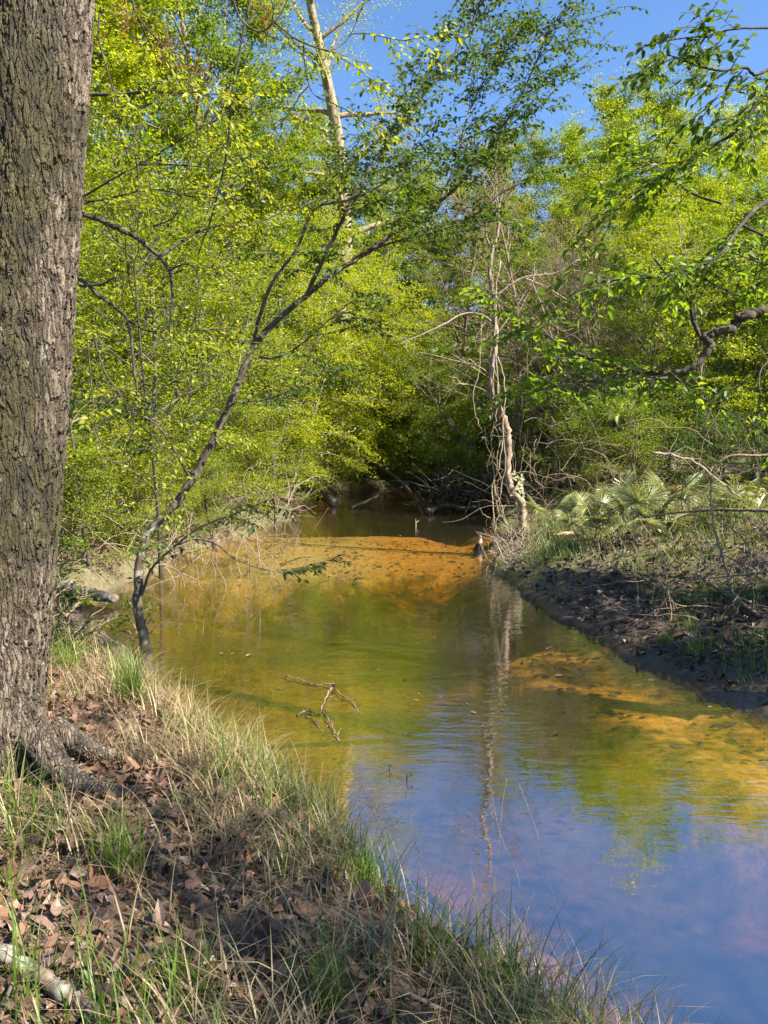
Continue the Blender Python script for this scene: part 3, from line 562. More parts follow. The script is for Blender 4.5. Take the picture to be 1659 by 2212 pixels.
# the tree hidden behind the big trunk: its dark bare boughs come out on the right of it
rg = np.random.default_rng(22)
wood, lv = Geo(), Geo()
hb = np.array([-3.0, 5.4, gz(-3.0, 5.4)])
tube(wood, smooth_path([hb - [0, 0, .2], hb + [0.0, 0, 1.5], hb + [0.05, .05, 3.0], hb + [-.05, 0, 4.6], hb + [0, .1, 6.5]], 5), np.linspace(.1, .05, 21), 8)
def bough(l, w0, w1, spray=0, up=0.0, ln=.6):
    p = stem(wood, l, w0, w1, 6, rg)
    if spray: sprays_on(rg, wood, lv, p, 0.25, 1.0, (spray + 1) // 2, ln, leaf=0.045, gap=0.04, up=up)
    return p
bough([(40, 440, 5.4), (120, 450, 5.4), (180, 463, 5.4), (245, 490, 5.4), (295, 515, 5.4), (345, 556, 5.4), (366, 590, 5.4), (373, 645, 5.4), (367, 700, 5.4), (372, 770, 5.4)], 14, 3, 3)
bough([(345, 556, 5.4), (380, 530, 5.5), (432, 500, 5.6), (480, 487, 5.7), (535, 488, 5.8), (600, 462, 5.9), (665, 428, 6.0)], 8, 2, 9, .2)
bough([(60, 560, 5.4), (170, 602, 5.4), (215, 640, 5.4), (272, 685, 5.4), (284, 740, 5.4), (290, 800, 5.4), (296, 850, 5.4), (283, 905, 5.4), (290, 960, 5.4)], 11, 2.5, 3)
bough([(272, 690, 5.4), (320, 714, 5.5), (365, 718, 5.6), (450, 712, 5.8), (560, 704, 6.0)], 7, 2, 8)
bough([(60, 230, 5.4), (195, 206, 5.4), (260, 205, 5.3), (320, 197, 5.2), (420, 200, 5.1), (455, 175, 5.0)], 9, 2, 10)
bough([(60, 480, 5.4), (180, 424, 5.4), (240, 388, 5.3), (300, 356, 5.3), (360, 320, 5.3), (415, 286, 5.2), (500, 240, 5.2), (560, 190, 5.2)], 6, 1.5, 12, .2)
bough([(100, 470, 5.4), (185, 440, 5.4), (250, 425, 5.4), (330, 410, 5.4), (420, 425, 5.4), (520, 430, 5.4)], 5, 1.5, 9)
bough([(300, 356, 5.3), (380, 356, 5.3), (470, 365, 5.4), (540, 380, 5.4)], 4, 1.2, 6)
bough([(366, 585, 5.4), (400, 570, 5.4), (425, 585, 5.4), (428, 640, 5.4), (418, 700, 5.4), (395, 745, 5.4)], 4, 1.5, 2)
bough([(545, -20, 5.0), (530, 50, 5.0), (502, 200, 5.0), (490, 325, 5.1), (462, 450, 5.2), (428, 550, 5.3)], 6, 3, 4)
bough([(215, 30, 5.0), (215, 90, 5.0), (245, 200, 5.0), (265, 310, 5.1), (290, 330, 5.1), (300, 420, 5.2), (298, 520, 5.2), (312, 640, 5.2)], 4.5, 1.5, 3)
bough([(200, 720, 5.4), (225, 800, 5.4), (258, 850, 5.4), (285, 900, 5.5), (345, 960, 5.6), (385, 1040, 5.6)], 5, 1.5, 5)
bough([(190, 740, 5.0), (200, 860, 5.0), (215, 960, 5.0), (228, 1040, 5.0)], 3, 1.2, 3)
bough([(296, 860, 5.4), (340, 880, 5.5), (390, 905, 5.6), (450, 925, 5.7)], 4, 1.2, 4)
bough([(285, 0, 4.6), (300, 40, 4.6), (345, 90, 4.6), (400, 150, 4.7), (455, 180, 4.7)], 5, 1.5, 10, .1)
bough([(500, -10, 4.6), (520, 40, 4.6), (560, 68, 4.6), (600, 40, 4.6), (625, -10, 4.6)], 5, 2.5, 4)
bough([(590, 45, 4.6), (640, 85, 4.7), (705, 108, 4.7), (740, 95, 4.8), (765, 60, 4.8), (775, 20, 4.8)], 4, 1.5, 6)
bough([(655, 95, 4.7), (660, 150, 4.8), (675, 200, 4.8), (720, 230, 4.9)], 3, 1.2, 4)
bough([(330, 490, 5.4), (300, 1, 5.6)][:1] + [(380, 465, 5.4), (370, 420, 5.3), (340, 350, 5.2)], 3, 1.2, 2)
bough([(170, 618, 5.3), (215, 615, 5.2), (250, 600, 5.1), (262, 612, 5.1)], 6, 3, 0)
t = thing('dark_boughed_tree', 'tree mostly hidden behind the big trunk whose dark crooked boughs reach right', 'tree', hb)
wood.v = [a - hb for a in wood.v]; lv.v = [a - hb for a in lv.v]
link('trunk', wood.mesh('dark_boughs', M['bark_dark'], True), t); link('crown', lv.mesh('dark_bough_leaves', M['yellow']), t)
# rusty seed clusters hanging in the top left foliage
for px, py in ((272, 45), (360, 100), (425, 165), (575, 20)):
    g = Geo(); c0 = at(px, py, 5.0); n = 90
    b = rg.normal(0, 1, (n, 3)) * [.055, .055, .06]; leaf_quads(g, b, rg.normal(0, 1, (n, 3)) - [0, 0, .8], rg.normal(0, 1, (n, 3)), rg.uniform(.02, .04, n), .35)
    tube(g, [(0, 0, .13), (0.01, 0, .05), (0, 0, -.04)], .003, 4)
    t = thing('seed_cluster', 'rusty red seed cluster hanging in the leaves beside the big trunk', 'seed cluster', c0, 0, 'rusty seed clusters in the top left foliage'); link('blossoms', g.mesh('seeds', M['red']), t)

# the overhanging tree on the right, its trunk just outside the view
rg = np.random.default_rng(23)
wood, lv, lv2 = Geo(), Geo(), Geo()
rb = np.array([4.9, 5.9, gz(4.9, 5.9)])
tube(wood, smooth_path([rb - [0, 0, .3], rb + [-.1, 0, 1.2], rb + [-.25, 0, 2.4], rb + [-.3, .1, 4.2], rb + [-.1, .2, 6.0], rb + [.1, .2, 8.0]], 5), np.linspace(.17, .07, 26), 10)
def limb(l, w0, w1, spray=0, up=0.0, ln=.5, f0=.2, power=1.0, leaf=.075, lv=lv):
    leaf *= .86
    p = stem(wood, l, w0, w1, 8 if w0 > 12 else 6, rg, power)
    if spray: sprays_on(rg, wood, lv, p, f0, 1.0, spray, ln, leaf=leaf, gap=0.045, up=up, subn=2)
    return p
A = at
l1 = limb([(2040, 700, 5.9), (1830, 660, 5.7), (1740, 655, 5.6), (1660, 672, 5.5), (1603, 681, 5.5), (1582, 706, 5.5), (1550, 717, 5.5), (1518, 727, 5.5)], 30, 17)
l2 = limb([(1518, 727, 5.5), (1532, 748, 5.5), (1506, 785, 5.5), (1470, 804, 5.5), (1430, 806, 5.5), (1365, 801, 5.5), (1300, 785, 5.6), (1230, 756, 5.7), (1182, 727, 5.8), (1150, 712, 5.8), (1080, 722, 5.9)], 18, 3, 16, 0.1)
limb([(1365, 802, 5.5), (1312, 820, 5.4), (1270, 823, 5.3), (1200, 823, 5.3), (1150, 830, 5.3)], 7, 2, 8)
limb([(1440, 815, 5.5), (1380, 822, 5.3), (1300, 826, 5.2), (1260, 838, 5.2)], 6, 2, 7)
limb([(1300, 785, 5.6), (1240, 800, 5.4), (1190, 760, 5.3), (1150, 745, 5.2)], 4, 1.5, 6)
limb([(1182, 727, 5.8), (1140, 700, 5.9), (1100, 668, 6.0), (1060, 640, 6.0)], 4, 1.5, 6)
limb([(1512, 726, 5.5), (1497, 692, 5.4), (1490, 655, 5.3), (1470, 620, 5.3), (1440, 592, 5.2), (1415, 560, 5.2)], 9, 4, 5)
limb([(1830, 340, 5.5), (1660, 432, 5.2), (1602, 484, 5.1), (1560, 545, 5.0), (1510, 576, 5.0), (1440, 596, 5.0), (1370, 602, 5.0), (1290, 612, 5.0), (1230, 640, 5.0)], 12, 2.5, 20, 0.0)
limb([(1600, 486, 5.1), (1660, 512, 5.0), (1720, 520, 5.0)], 6, 4, 4)
limb([(1560, 440, 5.1), (1500, 420, 5.2), (1440, 385, 5.3), (1400, 350, 5.4)], 6, 2, 9)
limb([(1830, 60, 5.2), (1700, 140, 5.0), (1660, 190, 4.9), (1630, 232, 4.9), (1590, 282, 4.9), (1530, 322, 5.0), (1460, 362, 5.1), (1380, 412, 5.2), (1310, 470, 5.3)], 13, 2, 20, -.1)
limb([(1750, 100, 4.9), (1640, 160, 4.8), (1610, 145, 4.8), (1560, 152, 4.7), (1500, 140, 4.7), (1440, 120, 4.6), (1400, 150, 4.6)], 8, 1.5, 9, -.1, .35, .35, lv=lv2)
limb([(1720, 60, 4.8), (1650, 60, 4.7), (1590, 62, 4.6), (1530, 75, 4.6), (1460, 85, 4.5), (1410, 95, 4.5)], 6, 1.5, 9, -.1, .3, .35, lv=lv2)
limb([(1640, 165, 4.8), (1620, 190, 4.7), (1560, 200, 4.6), (1520, 240, 4.6)], 4, 1.5, 5, -.2, .35, lv=lv2)
limb([(1700, 610, 5.2), (1660, 575, 5.0), (1620, 560, 4.9), (1570, 540, 4.8)], 6, 2, 8)
limb([(1450, 806, 5.5), (1500, 850, 5.2), (1560, 880, 5.0), (1630, 915, 4.9)], 4, 1.2, 6, -.1, .35)
limb([(1700, 760, 5.4), (1650, 790, 5.2), (1640, 830, 5.0), (1650, 900, 5.0)], 4, 1.5, 5, 0, .4)
limb([(1518, 600, 5.0), (1600, 640, 4.7), (1650, 600, 4.6)], 4, 1.5, 7)
t = thing('overhanging_tree', 'dark mossy boughs with large bright leaves reaching in from the right edge', 'tree', rb)
wood.v = [a - rb for a in wood.v]; lv.v = [a - rb for a in lv.v]; lv2.v = [a - rb for a in lv2.v]; link('crown', lv2.mesh('overhang_silhouette_leaves', M['beech']), t)  # top cluster's darker leaf colour paints in its silhouette against the sky
link('trunk', wood.mesh('overhang_boughs', M['bark_dark'], True), t); link('crown', lv.mesh('overhang_leaves', M['bright']), t)

# ------------------------------------------------------------------ the thin pale tree on the right bank point
rg = np.random.default_rng(24)
wood, vine, br = Geo(), Geo(), Geo()
TD = 15.9
stem(wood, [(1136, 1182, TD), (1130, 1150, TD), (1126, 1090, TD), (1108, 1062, TD), (1098, 1030, TD), (1098, 960, TD), (1094, 925, TD), (1080, 885, TD), (1064, 862, TD), (1062, 800, TD), (1072, 740, TD), (1070, 700, TD), (1066, 640, TD), (1058, 590, TD), (1062, 545, TD), (1075, 500, TD), (1078, 440, TD)], 19, 6, 9, rg)
for l, a, b in [([(1068, 700, TD), (1040, 680, TD), (1000, 678, TD), (960, 700, TD - .2), (905, 725, TD - .4), (860, 745, TD - .5)], 6, 2), ([(1062, 545, TD), (1050, 500, TD), (1058, 450, TD), (1100, 400, TD)], 4, 1.5),
                ([(1078, 440, TD), (1100, 380, TD), (1130, 330, TD)], 4, 1.2), ([(1078, 450, TD), (1070, 390, TD), (1075, 300, TD)], 4, 1.2), ([(1070, 640, TD), (1130, 600, TD), (1200, 590, TD), (1250, 560, TD)], 5, 1.5),
                ([(1074, 720, TD), (1110, 670, TD), (1150, 610, TD), (1180, 590, TD)], 4, 1.5), ([(1130, 600, TD), (1180, 620, TD), (1230, 650, TD), (1260, 645, TD)], 4, 1.5), ([(1062, 810, TD), (1030, 790, TD), (985, 780, TD)], 4, 1.2),
                ([(1150, 612, TD), (1170, 660, TD), (1190, 720, TD), (1200, 760, TD)], 3, 1.2), ([(1062, 860, TD), (1040, 840, TD), (1000, 830, TD), (960, 850, TD)], 3, 1.2)]:
    p = stem(br, l, a, b, 5, rg)
    for q in range(5):
        i = rg.integers(3, len(p) - 1); bp_, _ = branch_path(rg, p[i], norm(p[i] - p[i - 2]) + rg.normal(0, .6, 3), rg.uniform(.4, 1.0), 6, rg.uniform(-.6, .4), .22); tube(br, bp_, np.linspace(.009, .004, 7), 3, False)
for l in [[(1080, 560), (1068, 700), (1074, 880), (1062, 950), (1070, 1060), (1075, 1120), (1068, 1150)], [(1090, 930), (1072, 990), (1085, 1050), (1072, 1090), (1090, 1130), (1100, 1160)], [(1066, 850), (1088, 900), (1078, 1000), (1064, 1050), (1066, 1140)],
          [(1075, 770), (1092, 840), (1086, 920), (1092, 1000), (1080, 1080), (1112, 1170)], [(1060, 600), (1080, 680), (1060, 760), (1078, 840), (1070, 900)], [(1040, 700), (1035, 800), (1022, 850), (1030, 900), (1040, 930)]]:
    p = trace([(x, y, TD - .12 + .1 * rg.normal()) for x, y in l]); p = p + rg.normal(0, .012, p.shape); tube(vine, p, rg.uniform(.009, .016), 4)
for q in range(34):
    a = at(rg.uniform(1050, 1110), rg.uniform(850, 1150), TD - .1 + rg.normal(0, .15)); bp_, _ = branch_path(rg, a, rg.normal(0, 1, 3) * [1, 1, .7] - [0, 0, .6], rg.uniform(.2, .7), 6, rg.uniform(-.8, .8), .3); tube(vine, bp_, np.linspace(.008, .003, 7), 3, False)
o0 = at(1136, 1182, TD)
t = thing('vine_hung_tree', 'thin crooked pale trunk hung with vines on the grassy right bank point', 'tree', o0)
for nm, gg, mm in (('trunk', wood, 'bark_pale'), ('branches', br, 'twig_pale'), ('vine', vine, 'twig_pale')):
    gg.v = [a - o0 for a in gg.v]; link(nm, gg.mesh(nm, M[mm], True), t)
# white blossom spray beside it
g = Geo(); n = 46; c0 = at(1122, 1050, TD - .1)
tube(g, smooth_path([(0, 0, -.25), (0.04, 0, 0), (-.05, .02, .22)], 4), .006, 4)
b = rg.normal(0, 1, (n, 3)) * [.07, .07, .16]
for k in range(5):
    a_ = k * 1.257; d = np.stack([np.cos(a_ + b[:, 0] * 9), np.full(n, -.3), np.sin(a_ + b[:, 0] * 9)], -1)
    leaf_quads(g, b, d, np.tile([0.2, -1, .2], (n, 1)) + rg.normal(0, .2, (n, 3)), .032, .7)
t = thing('white_blossom', 'spray of small white blossoms beside the thin crooked trunk', 'flowers', c0); link('blossoms', g.mesh('blossoms', M['flower']), t)

# ------------------------------------------------------------------ the big trunk on the left
m, N, L = mat_new('big_bark')
tc = N.new('ShaderNodeTexCoord')
def nz(scale, vec=(1, 1, 1), det=4, rough=.55, src=None):
    mp = N.new('ShaderNodeMapping'); mp.inputs['Scale'].default_value = vec; L.new(src or tc.outputs['Object'], mp.inputs[0])
    n = N.new('ShaderNodeTexNoise'); n.inputs['Scale'].default_value = scale; n.inputs['Detail'].default_value = det; n.inputs['Roughness'].default_value = rough; L.new(mp.outputs[0], n.inputs['Vector']); return n
wob = nz(9, (1, 1, .7), 3)
mxv = N.new('ShaderNodeVectorMath'); mxv.operation = 'MULTIPLY_ADD'; mxv.inputs[1].default_value = (.07, .07, .12); L.new(wob.outputs['Color'], mxv.inputs[0]); L.new(tc.outputs['Object'], mxv.inputs[2])
def vor(scale, vec, feat='DISTANCE_TO_EDGE'):
    mp = N.new('ShaderNodeMapping'); mp.inputs['Scale'].default_value = vec; L.new(mxv.outputs[0], mp.inputs[0])
    v = N.new('ShaderNodeTexVoronoi'); v.feature = feat; v.inputs['Scale'].default_value = scale; L.new(mp.outputs[0], v.inputs['Vector']); return v
ve = vor(54, (1, 1, .13)); vc = vor(54, (1, 1, .13), 'F1'); ve2 = vor(90, (1, 1, .4))
r0 = ramp(N, [(0.0, (0, 0, 0)), (0.16, (1, 1, 1))]); L.new(ve.outputs['Distance'], r0.inputs[0])
r02 = ramp(N, [(0.0, (0, 0, 0)), (0.12, (1, 1, 1))]); L.new(ve2.outputs['Distance'], r02.inputs[0])
fine = nz(120, (1, 1, .35), 5, .65); big = nz(3.2, (1, 1, .6), 5, .6); med = nz(14, (1, 1, .5), 5, .6)
sepc = N.new('ShaderNodeSeparateXYZ'); L.new(vc.outputs['Color'], sepc.inputs[0])
def mth(op, a, b=None, c=None, clamp=False):
    n = N.new('ShaderNodeMath'); n.operation = op; n.use_clamp = clamp
    for i, q in enumerate((a, b, c)):
        if q is None: continue
        if isinstance(q, (int, float)): n.inputs[i].default_value = q
        else: L.new(q, n.inputs[i])
    return n.outputs[0]
h = mth('MULTIPLY', r0.outputs[0], mth('MULTIPLY_ADD', sepc.outputs[0], .55, .6))
h = mth('ADD', h, mth('MULTIPLY', r02.outputs[0], .22)); h = mth('ADD', h, mth('MULTIPLY', fine.outputs[0], .35)); h = mth('ADD', h, mth('MULTIPLY', med.outputs[0], .5))
base = ramp(N, [(0.0, (.045, .034, .026)), (.45, (.12, .092, .07)), (.75, (.25, .205, .16)), (1, (.44, .39, .33))])
cv = mth('ADD', mth('MULTIPLY', sepc.outputs[1], .4), mth('MULTIPLY', fine.outputs[0], .35)); cv = mth('ADD', cv, mth('MULTIPLY', med.outputs[0], .3)); L.new(cv, base.inputs[0])
def mixrgb(f, a, b, mode='MIX'):
    n = N.new('ShaderNodeMixRGB'); n.blend_type = mode; L.new(f, n.inputs[0]) if not isinstance(f, float) else setattr(n.inputs[0], 'default_value', f)
    for i, q in ((1, a), (2, b)):
        if isinstance(q, tuple): n.inputs[i].default_value = (*q, 1)
        else: L.new(q, n.inputs[i])
    return n.outputs[0]
crack = ramp(N, [(0, (1, 1, 1)), (.09, (0, 0, 0))]); L.new(ve.outputs['Distance'], crack.inputs[0])
c = mixrgb(crack.outputs[0], base.outputs[0], (.03, .022, .017))
sx = N.new('ShaderNodeSeparateXYZ'); L.new(tc.outputs['Object'], sx.inputs[0])
moss_shade = ramp(N, [(.46, (0, 0, 0)), (.62, (1, 1, 1))])
lean = mth('MULTIPLY_ADD', sx.outputs['Z'], -.069, sx.outputs['X'])
low = ramp(N, [(.25, (.22, .22, .22)), (.6, (0, 0, 0))]); L.new(mth('MULTIPLY', sx.outputs['Z'], .5), low.inputs[0])
side = mth('SUBTRACT', mth('MULTIPLY_ADD', lean, -1.0, .15), low.outputs[0]); side = mth('ADD', side, big.outputs[0]); L.new(side, moss_shade.inputs[0])
mo = ramp(N, [(.35, (.016, .014, .009)), (.65, (.07, .06, .018))]); L.new(med.outputs[0], mo.inputs[0])
c = mixrgb(mth('MULTIPLY', moss_shade.outputs[0], .85), c, mo.outputs[0])  # moss, kept near black so it also paints shade onto the left side
lic = nz(9, (1, 1, .35), 7, .7); licr = ramp(N, [(.62, (0, 0, 0)), (.7, (1, 1, 1))]); L.new(lic.outputs[0], licr.inputs[0])
c = mixrgb(mth('MULTIPLY', licr.outputs[0], .75), c, (.44, .42, .36))
p = N.new('ShaderNodeBsdfPrincipled'); p.inputs['Roughness'].default_value = .9; L.new(c, p.inputs['Base Color'])
dsp = N.new('ShaderNodeDisplacement'); dsp.inputs['Scale'].default_value = .013; dsp.inputs['Midlevel'].default_value = .8; L.new(h, dsp.inputs['Height'])
o_ = N.new('ShaderNodeOutputMaterial'); L.new(p.outputs[0], o_.inputs['Surface']); L.new(dsp.outputs[0], o_.inputs['Displacement'])
m.displacement_method = 'BOTH'
# axis of the trunk: the right edge runs from (95,1600) to (210,0)
def trunk_ring(py):
    d = 3.62; right = np.array([-.036, 0, 0]) + at(np.interp(py, [-800, 0, 400, 1000, 1500, 1620, 1700], [265, 210, 187, 146, 104, 98, 96]), py, d)
    wpx = np.interp(py, [-800, 0, 800, 1600], [175, 196, 214, 228]); r = wpx * .5 * d / F
    return right + np.array([-r, 0, 0]), r
ctr, rad = zip(*[trunk_ring(py) for py in np.linspace(1800, -900, 46)])
ctr = np.array(ctr); rad = np.array(rad); tz = ctr[:, 2]
nz_, na_ = 1100, 330
zz = np.linspace(tz[0], tz[-1], nz_); aa = np.arange(na_) * 2 * math.pi / na_
cx = np.interp(zz, tz, ctr[:, 0]); cyy = np.full(nz_, 3.62) ; rr_ = np.interp(zz, tz, rad)
bz = gz(-1.75, 3.62); hgt = zz - bz
A_, H_ = np.meshgrid(aa, hgt)
flare = np.exp(-np.maximum(H_, 0) / .16)
lob = 0.5 + 0.5 * np.cos((A_ - 0.0) * 5 + .6)
RR = rr_[:, None] * (1 + .05 * fbm(np.cos(A_) * 1.2 + 3, H_ * .7 + np.sin(A_) * 1.2, 71)) + flare * (0.012 + .075 * lob ** 2)
v = np.stack([cx[:, None] + RR * np.cos(A_), cyy[:, None] + RR * np.sin(A_), zz[:, None] + 0 * A_], -1)
to = np.array([-1.75, 3.62, bz])
g = Geo(); i = np.arange(nz_ - 1)[:, None] * na_; j = np.arange(na_)[None, :]; k = (j + 1) % na_
g.add(v.reshape(-1, 3) - to, f4=np.stack([i + j, i + k, i + na_ + k, i + na_ + j], -1).reshape(-1, 4))
t = thing('big_tree', 'big rough barked trunk filling the left edge on the near bank', 'tree', to)
link('trunk', g.mesh('big_trunk', m, True), t)
# roots spreading to the right
M['root'] = bark_mat('root_moss', (.05, .036, .018), (.17, .12, .055), (.13, .12, .03), 30, .6)
g = Geo()
for l, rs in [([(-1.66, 3.52, .24), (-1.52, 3.47, .11), (-1.40, 3.43, .045), (-1.24, 3.42, .01), (-1.05, 3.46, -.03)], [.07, .05, .04, .028, .015]), ([(-1.66, 3.7, .2), (-1.5, 3.78, .09), (-1.36, 3.9, .02), (-1.2, 4.1, -.04)], [.06, .045, .032, .015])]:
    p = smooth_path([(x, y, gz(x, y) + dz) for x, y, dz in l], 7); n = len(p); r = np.interp(np.linspace(0, 1, n), np.linspace(0, 1, len(rs)), rs)
    tube(g, p - to, r, 28); q = g.v[-1]; nr = 28 * n; axis = np.repeat(p - to, 28, 0)
    k_ = 1 + .55 * fbm(q[:nr, 0] * 14 + q[:nr, 2] * 9, q[:nr, 1] * 14 - q[:nr, 2] * 7, 83); q[:nr] = axis + (q[:nr] - axis) * k_[:, None]
link('root', g.mesh('root', m, True), t)
# its crown, high above the view: it shades the bank
w, cgeo = make_tree(91, 11, .16, 1.5, 3.6, 26, .11, 9000)
link('bough', w.mesh('big_bough', M['bark_grey'], True), t, (ctr[-1][0] - to[0], 0, tz[-1] - bz - .2)); link('crown', cgeo.mesh('big_crown', M['mid']), t, (ctr[-1][0] - to[0], 0, tz[-1] - bz - .2))
# second pale trunk, seen behind at the very top left
x, y = -4.6, 8.3
w, cgeo = make_tree(92, 15, .2, 9, 3.0, 20, .1, 6000, lean=.0)
t = thing('pale_tree', 'pale sunlit trunk just showing left of the big trunk', 'tree', (x, y, gz(x, y)))
link('trunk', w.mesh('pale_trunk', M['bark_pale'], True), t); link('crown', cgeo.mesh('pale_crown', M['yellow']), t)

# ------------------------------------------------------------------ rocks, logs, stumps, driftwood
def rough_log(l, w0, w1, name, mat, label, cat, sides=12, jit=.1, group=None, cap=True):
    g = Geo(); p = trace(l); n = len(p); o = p[0].copy(); r = np.linspace(w0, w1, n) * .5 * p[:, 1] / F
    r = r * (1 + rg.normal(0, jit, n)); p = p + rg.normal(0, .12, p.shape) * r[:, None]; tube(g, p - o, r, sides)
    return tag(link(name, g.mesh(name, M[mat], True), None, o), label, cat, group)
def zg(px, py, zoff=0.0):
    """depth at which the sight line of a photo point meets the bank"""
    d = ray(px, py); ts = np.linspace(1.5, 60, 4000); pts = np.array([0, 0, CAMZ]) + d * ts[:, None]
    z = field(pts[:, 0], pts[:, 1])[0]; z = np.maximum(z, 0.0) + zoff
    i = np.argmax(pts[:, 2] < z); return pts[i][1]
def lay(l, off=0.0): return [(x, y, zg(x, y, off)) for x, y in l]
rough_log(lay([(-40, 2045), (40, 2085), (110, 2125), (170, 2165), (208, 2195)], .03), 44, 36, 'fallen_branch', 'wood_lichen', 'thick pale lichened branch lying in the leaves at the bottom left corner', 'branch')
rough_log(lay([(120, 1262), (160, 1272), (200, 1285), (250, 1292)], .12), 36, 22, 'fallen_log', 'wood_lichen', 'pale log lying over the dark bank behind the big trunk', 'log')
g = Geo(); n1_, n2_ = 26, 16
o0 = at(128, 1520, 3.95); o0[2] = gz(o0[0], o0[1]) + .03
th, ph = np.meshgrid(np.arange(n1_) * 2 * math.pi / n1_, np.linspace(0.02, math.pi * .98, n2_))
v = np.stack([np.cos(th) * np.sin(ph), np.sin(th) * np.sin(ph), np.cos(ph)], -1); v = v * (1 + .3 * fbm(v[..., 0] * 2 + 5, v[..., 1] * 2 + v[..., 2] * 1.7, 81))[..., None] * [.085, .075, .07]
i = np.arange(n2_ - 1)[:, None] * n1_; j = np.arange(n1_)[None, :]; k = (j + 1) % n1_
g.add(v.reshape(-1, 3), f4=np.stack([i + j, i + n1_ + j, i + n1_ + k, i + k], -1).reshape(-1, 4))
tag(link('mossy_rock', g.mesh('mossy_rock', bark_mat('rock', (.1, .1, .07), (.22, .22, .18), (.6, .6, .57), 16, 1.0), True), None, o0), 'small rock with white lichen tucked behind the big trunk root', 'rock')
# pointed stump in the water
g = Geo(); o0 = onz(1034, 1186); s_ = o0[1] / F
n = 14; hh = np.linspace(-.2, 36 * s_, n); a = np.arange(12) * 2 * math.pi / 12
rr2 = np.interp(hh, [-.2, 0, 8 * s_, 20 * s_, 36 * s_], [11 * s_, 10 * s_, 7.5 * s_, 4.5 * s_, 1.2 * s_])
v = np.stack([np.stack([r_ * np.cos(a) * (1 + .25 * rg.normal(0, .6, 12)) + (q * .12), r_ * np.sin(a) * (1 + .25 * rg.normal(0, .6, 12)), np.full(12, q) + rg.normal(0, .01, 12)], -1) for r_, q in zip(rr2, hh)])
i = np.arange(n - 1)[:, None] * 12; j = np.arange(12)[None, :]; k = (j + 1) % 12
g.add(v.reshape(-1, 3), f4=np.stack([i + j, i + k, i + 12 + k, i + 12 + j], -1).reshape(-1, 4))
m, N, L = mat_new('stump_wood'); tc = N.new('ShaderNodeTexCoord'); sx = N.new('ShaderNodeSeparateXYZ'); L.new(tc.outputs['Object'], sx.inputs[0])
nn_ = N.new('ShaderNodeTexNoise'); nn_.inputs['Scale'].default_value = 12; L.new(tc.outputs['Object'], nn_.inputs['Vector'])
ad = N.new('ShaderNodeMath'); ad.operation = 'MULTIPLY_ADD'; ad.inputs[1].default_value = .12; L.new(nn_.outputs[0], ad.inputs[0]); L.new(sx.outputs['Z'], ad.inputs[2])
rp = ramp(N, [(.17, (.015, .012, .01)), (.21, (.38, .31, .24))]); L.new(ad.outputs[0], rp.inputs[0])
p = N.new('ShaderNodeBsdfPrincipled'); p.inputs['Roughness'].default_value = .8; L.new(rp.outputs[0], p.inputs['Base Color']); o_ = N.new('ShaderNodeOutputMaterial'); L.new(p.outputs[0], o_.inputs[0])
tag(link('pointed_stump', g.mesh('pointed_stump', m, True), None, o0), 'pointed broken stump standing in the water by the right bank point', 'stump')
# small snags in the water
SN = 'small dark snags sticking out of the creek'
for px, py, h_, dx, lab in [(1073, 1188, 20, 2, 'dark stub between the pointed stump and the right bank'), (898, 1137, 17, 0, 'thin pale stick standing upright in the far water'), (843, 1665, 15, -4, 'short dark snag pointing up in the blue reflection'), (878, 1690, 20, 5, 'thin bent snag next to the short one in the blue reflection'), (760, 1255, 9, 18, 'forked dark twig poking out of the green reflection'), (868, 1588, 5, 10, 'tiny dark twig floating below the driftwood')]:
    o0 = onz(px, py); s_ = o0[1] / F; g = Geo()
    tube(g, smooth_path([(0, 0, -.1), (dx * .4 * s_, 0, h_ * .5 * s_), (dx * s_, .02, h_ * s_)], 4), np.linspace(1.7 * s_ + .003, .003, 9), 6)
    tube(g, smooth_path([(dx * .3 * s_, 0, h_ * .4 * s_), (dx * s_ + 6 * s_, .02, h_ * .7 * s_), (dx * s_ + 9 * s_, 0, h_ * .85 * s_)], 4), np.linspace(1.4 * s_, .003, 9), 5)
    tag(link('water_snag', g.mesh('water_snag', M['wood_wet' if px != 898 else 'twig_pale'], True), None, o0), lab, 'snag', SN)
# pale driftwood in the foreground water
g = Geo(); o0 = onz(705, 1500)
def flo(l, w0, w1):
    p = smooth_path([onz(x, y, 0) + [0, 0, z * .35] for x, y, z in l], 5); p = p + rg.normal(0, .004, p.shape); tube(g, p - o0, np.linspace(w0, w1, len(p)) * .38 * p[:, 1] / F, 6)
    for q in range(7):
        i = rg.integers(1, len(p) - 1); bp_, _ = branch_path(rg, p[i], rg.normal(0, 1, 3) + [0, 0, .5], rg.uniform(.03, .09), 4, -.3, .35); tube(g, bp_ - o0, np.linspace(.004, .002, 5), 3, False)
flo([(608, 1463, .03), (640, 1470, .06), (672, 1480, .03), (700, 1482, .05), (722, 1484, .09)], 3.5, 4.5)
flo([(722, 1486, .09), (710, 1500, .07), (700, 1520, .05), (688, 1545, .0)], 7, 3.5)
flo([(720, 1488, .08), (735, 1505, .06), (755, 1515, .05), (778, 1542, -.01)], 4, 3)
flo([(640, 1548, .02), (660, 1540, .05), (685, 1545, .01)], 5, 4); flo([(650, 1546, .03), (672, 1555, .03), (697, 1580, -.01)], 3, 3)
flo([(698, 1530, .12), (708, 1556, .1), (720, 1580, .08), (732, 1600, .0)], 3, 4)
tag(link('driftwood', g.mesh('driftwood', M['twig_brown'], True), None, o0), 'pale forked driftwood branch floating near the left bank', 'driftwood')
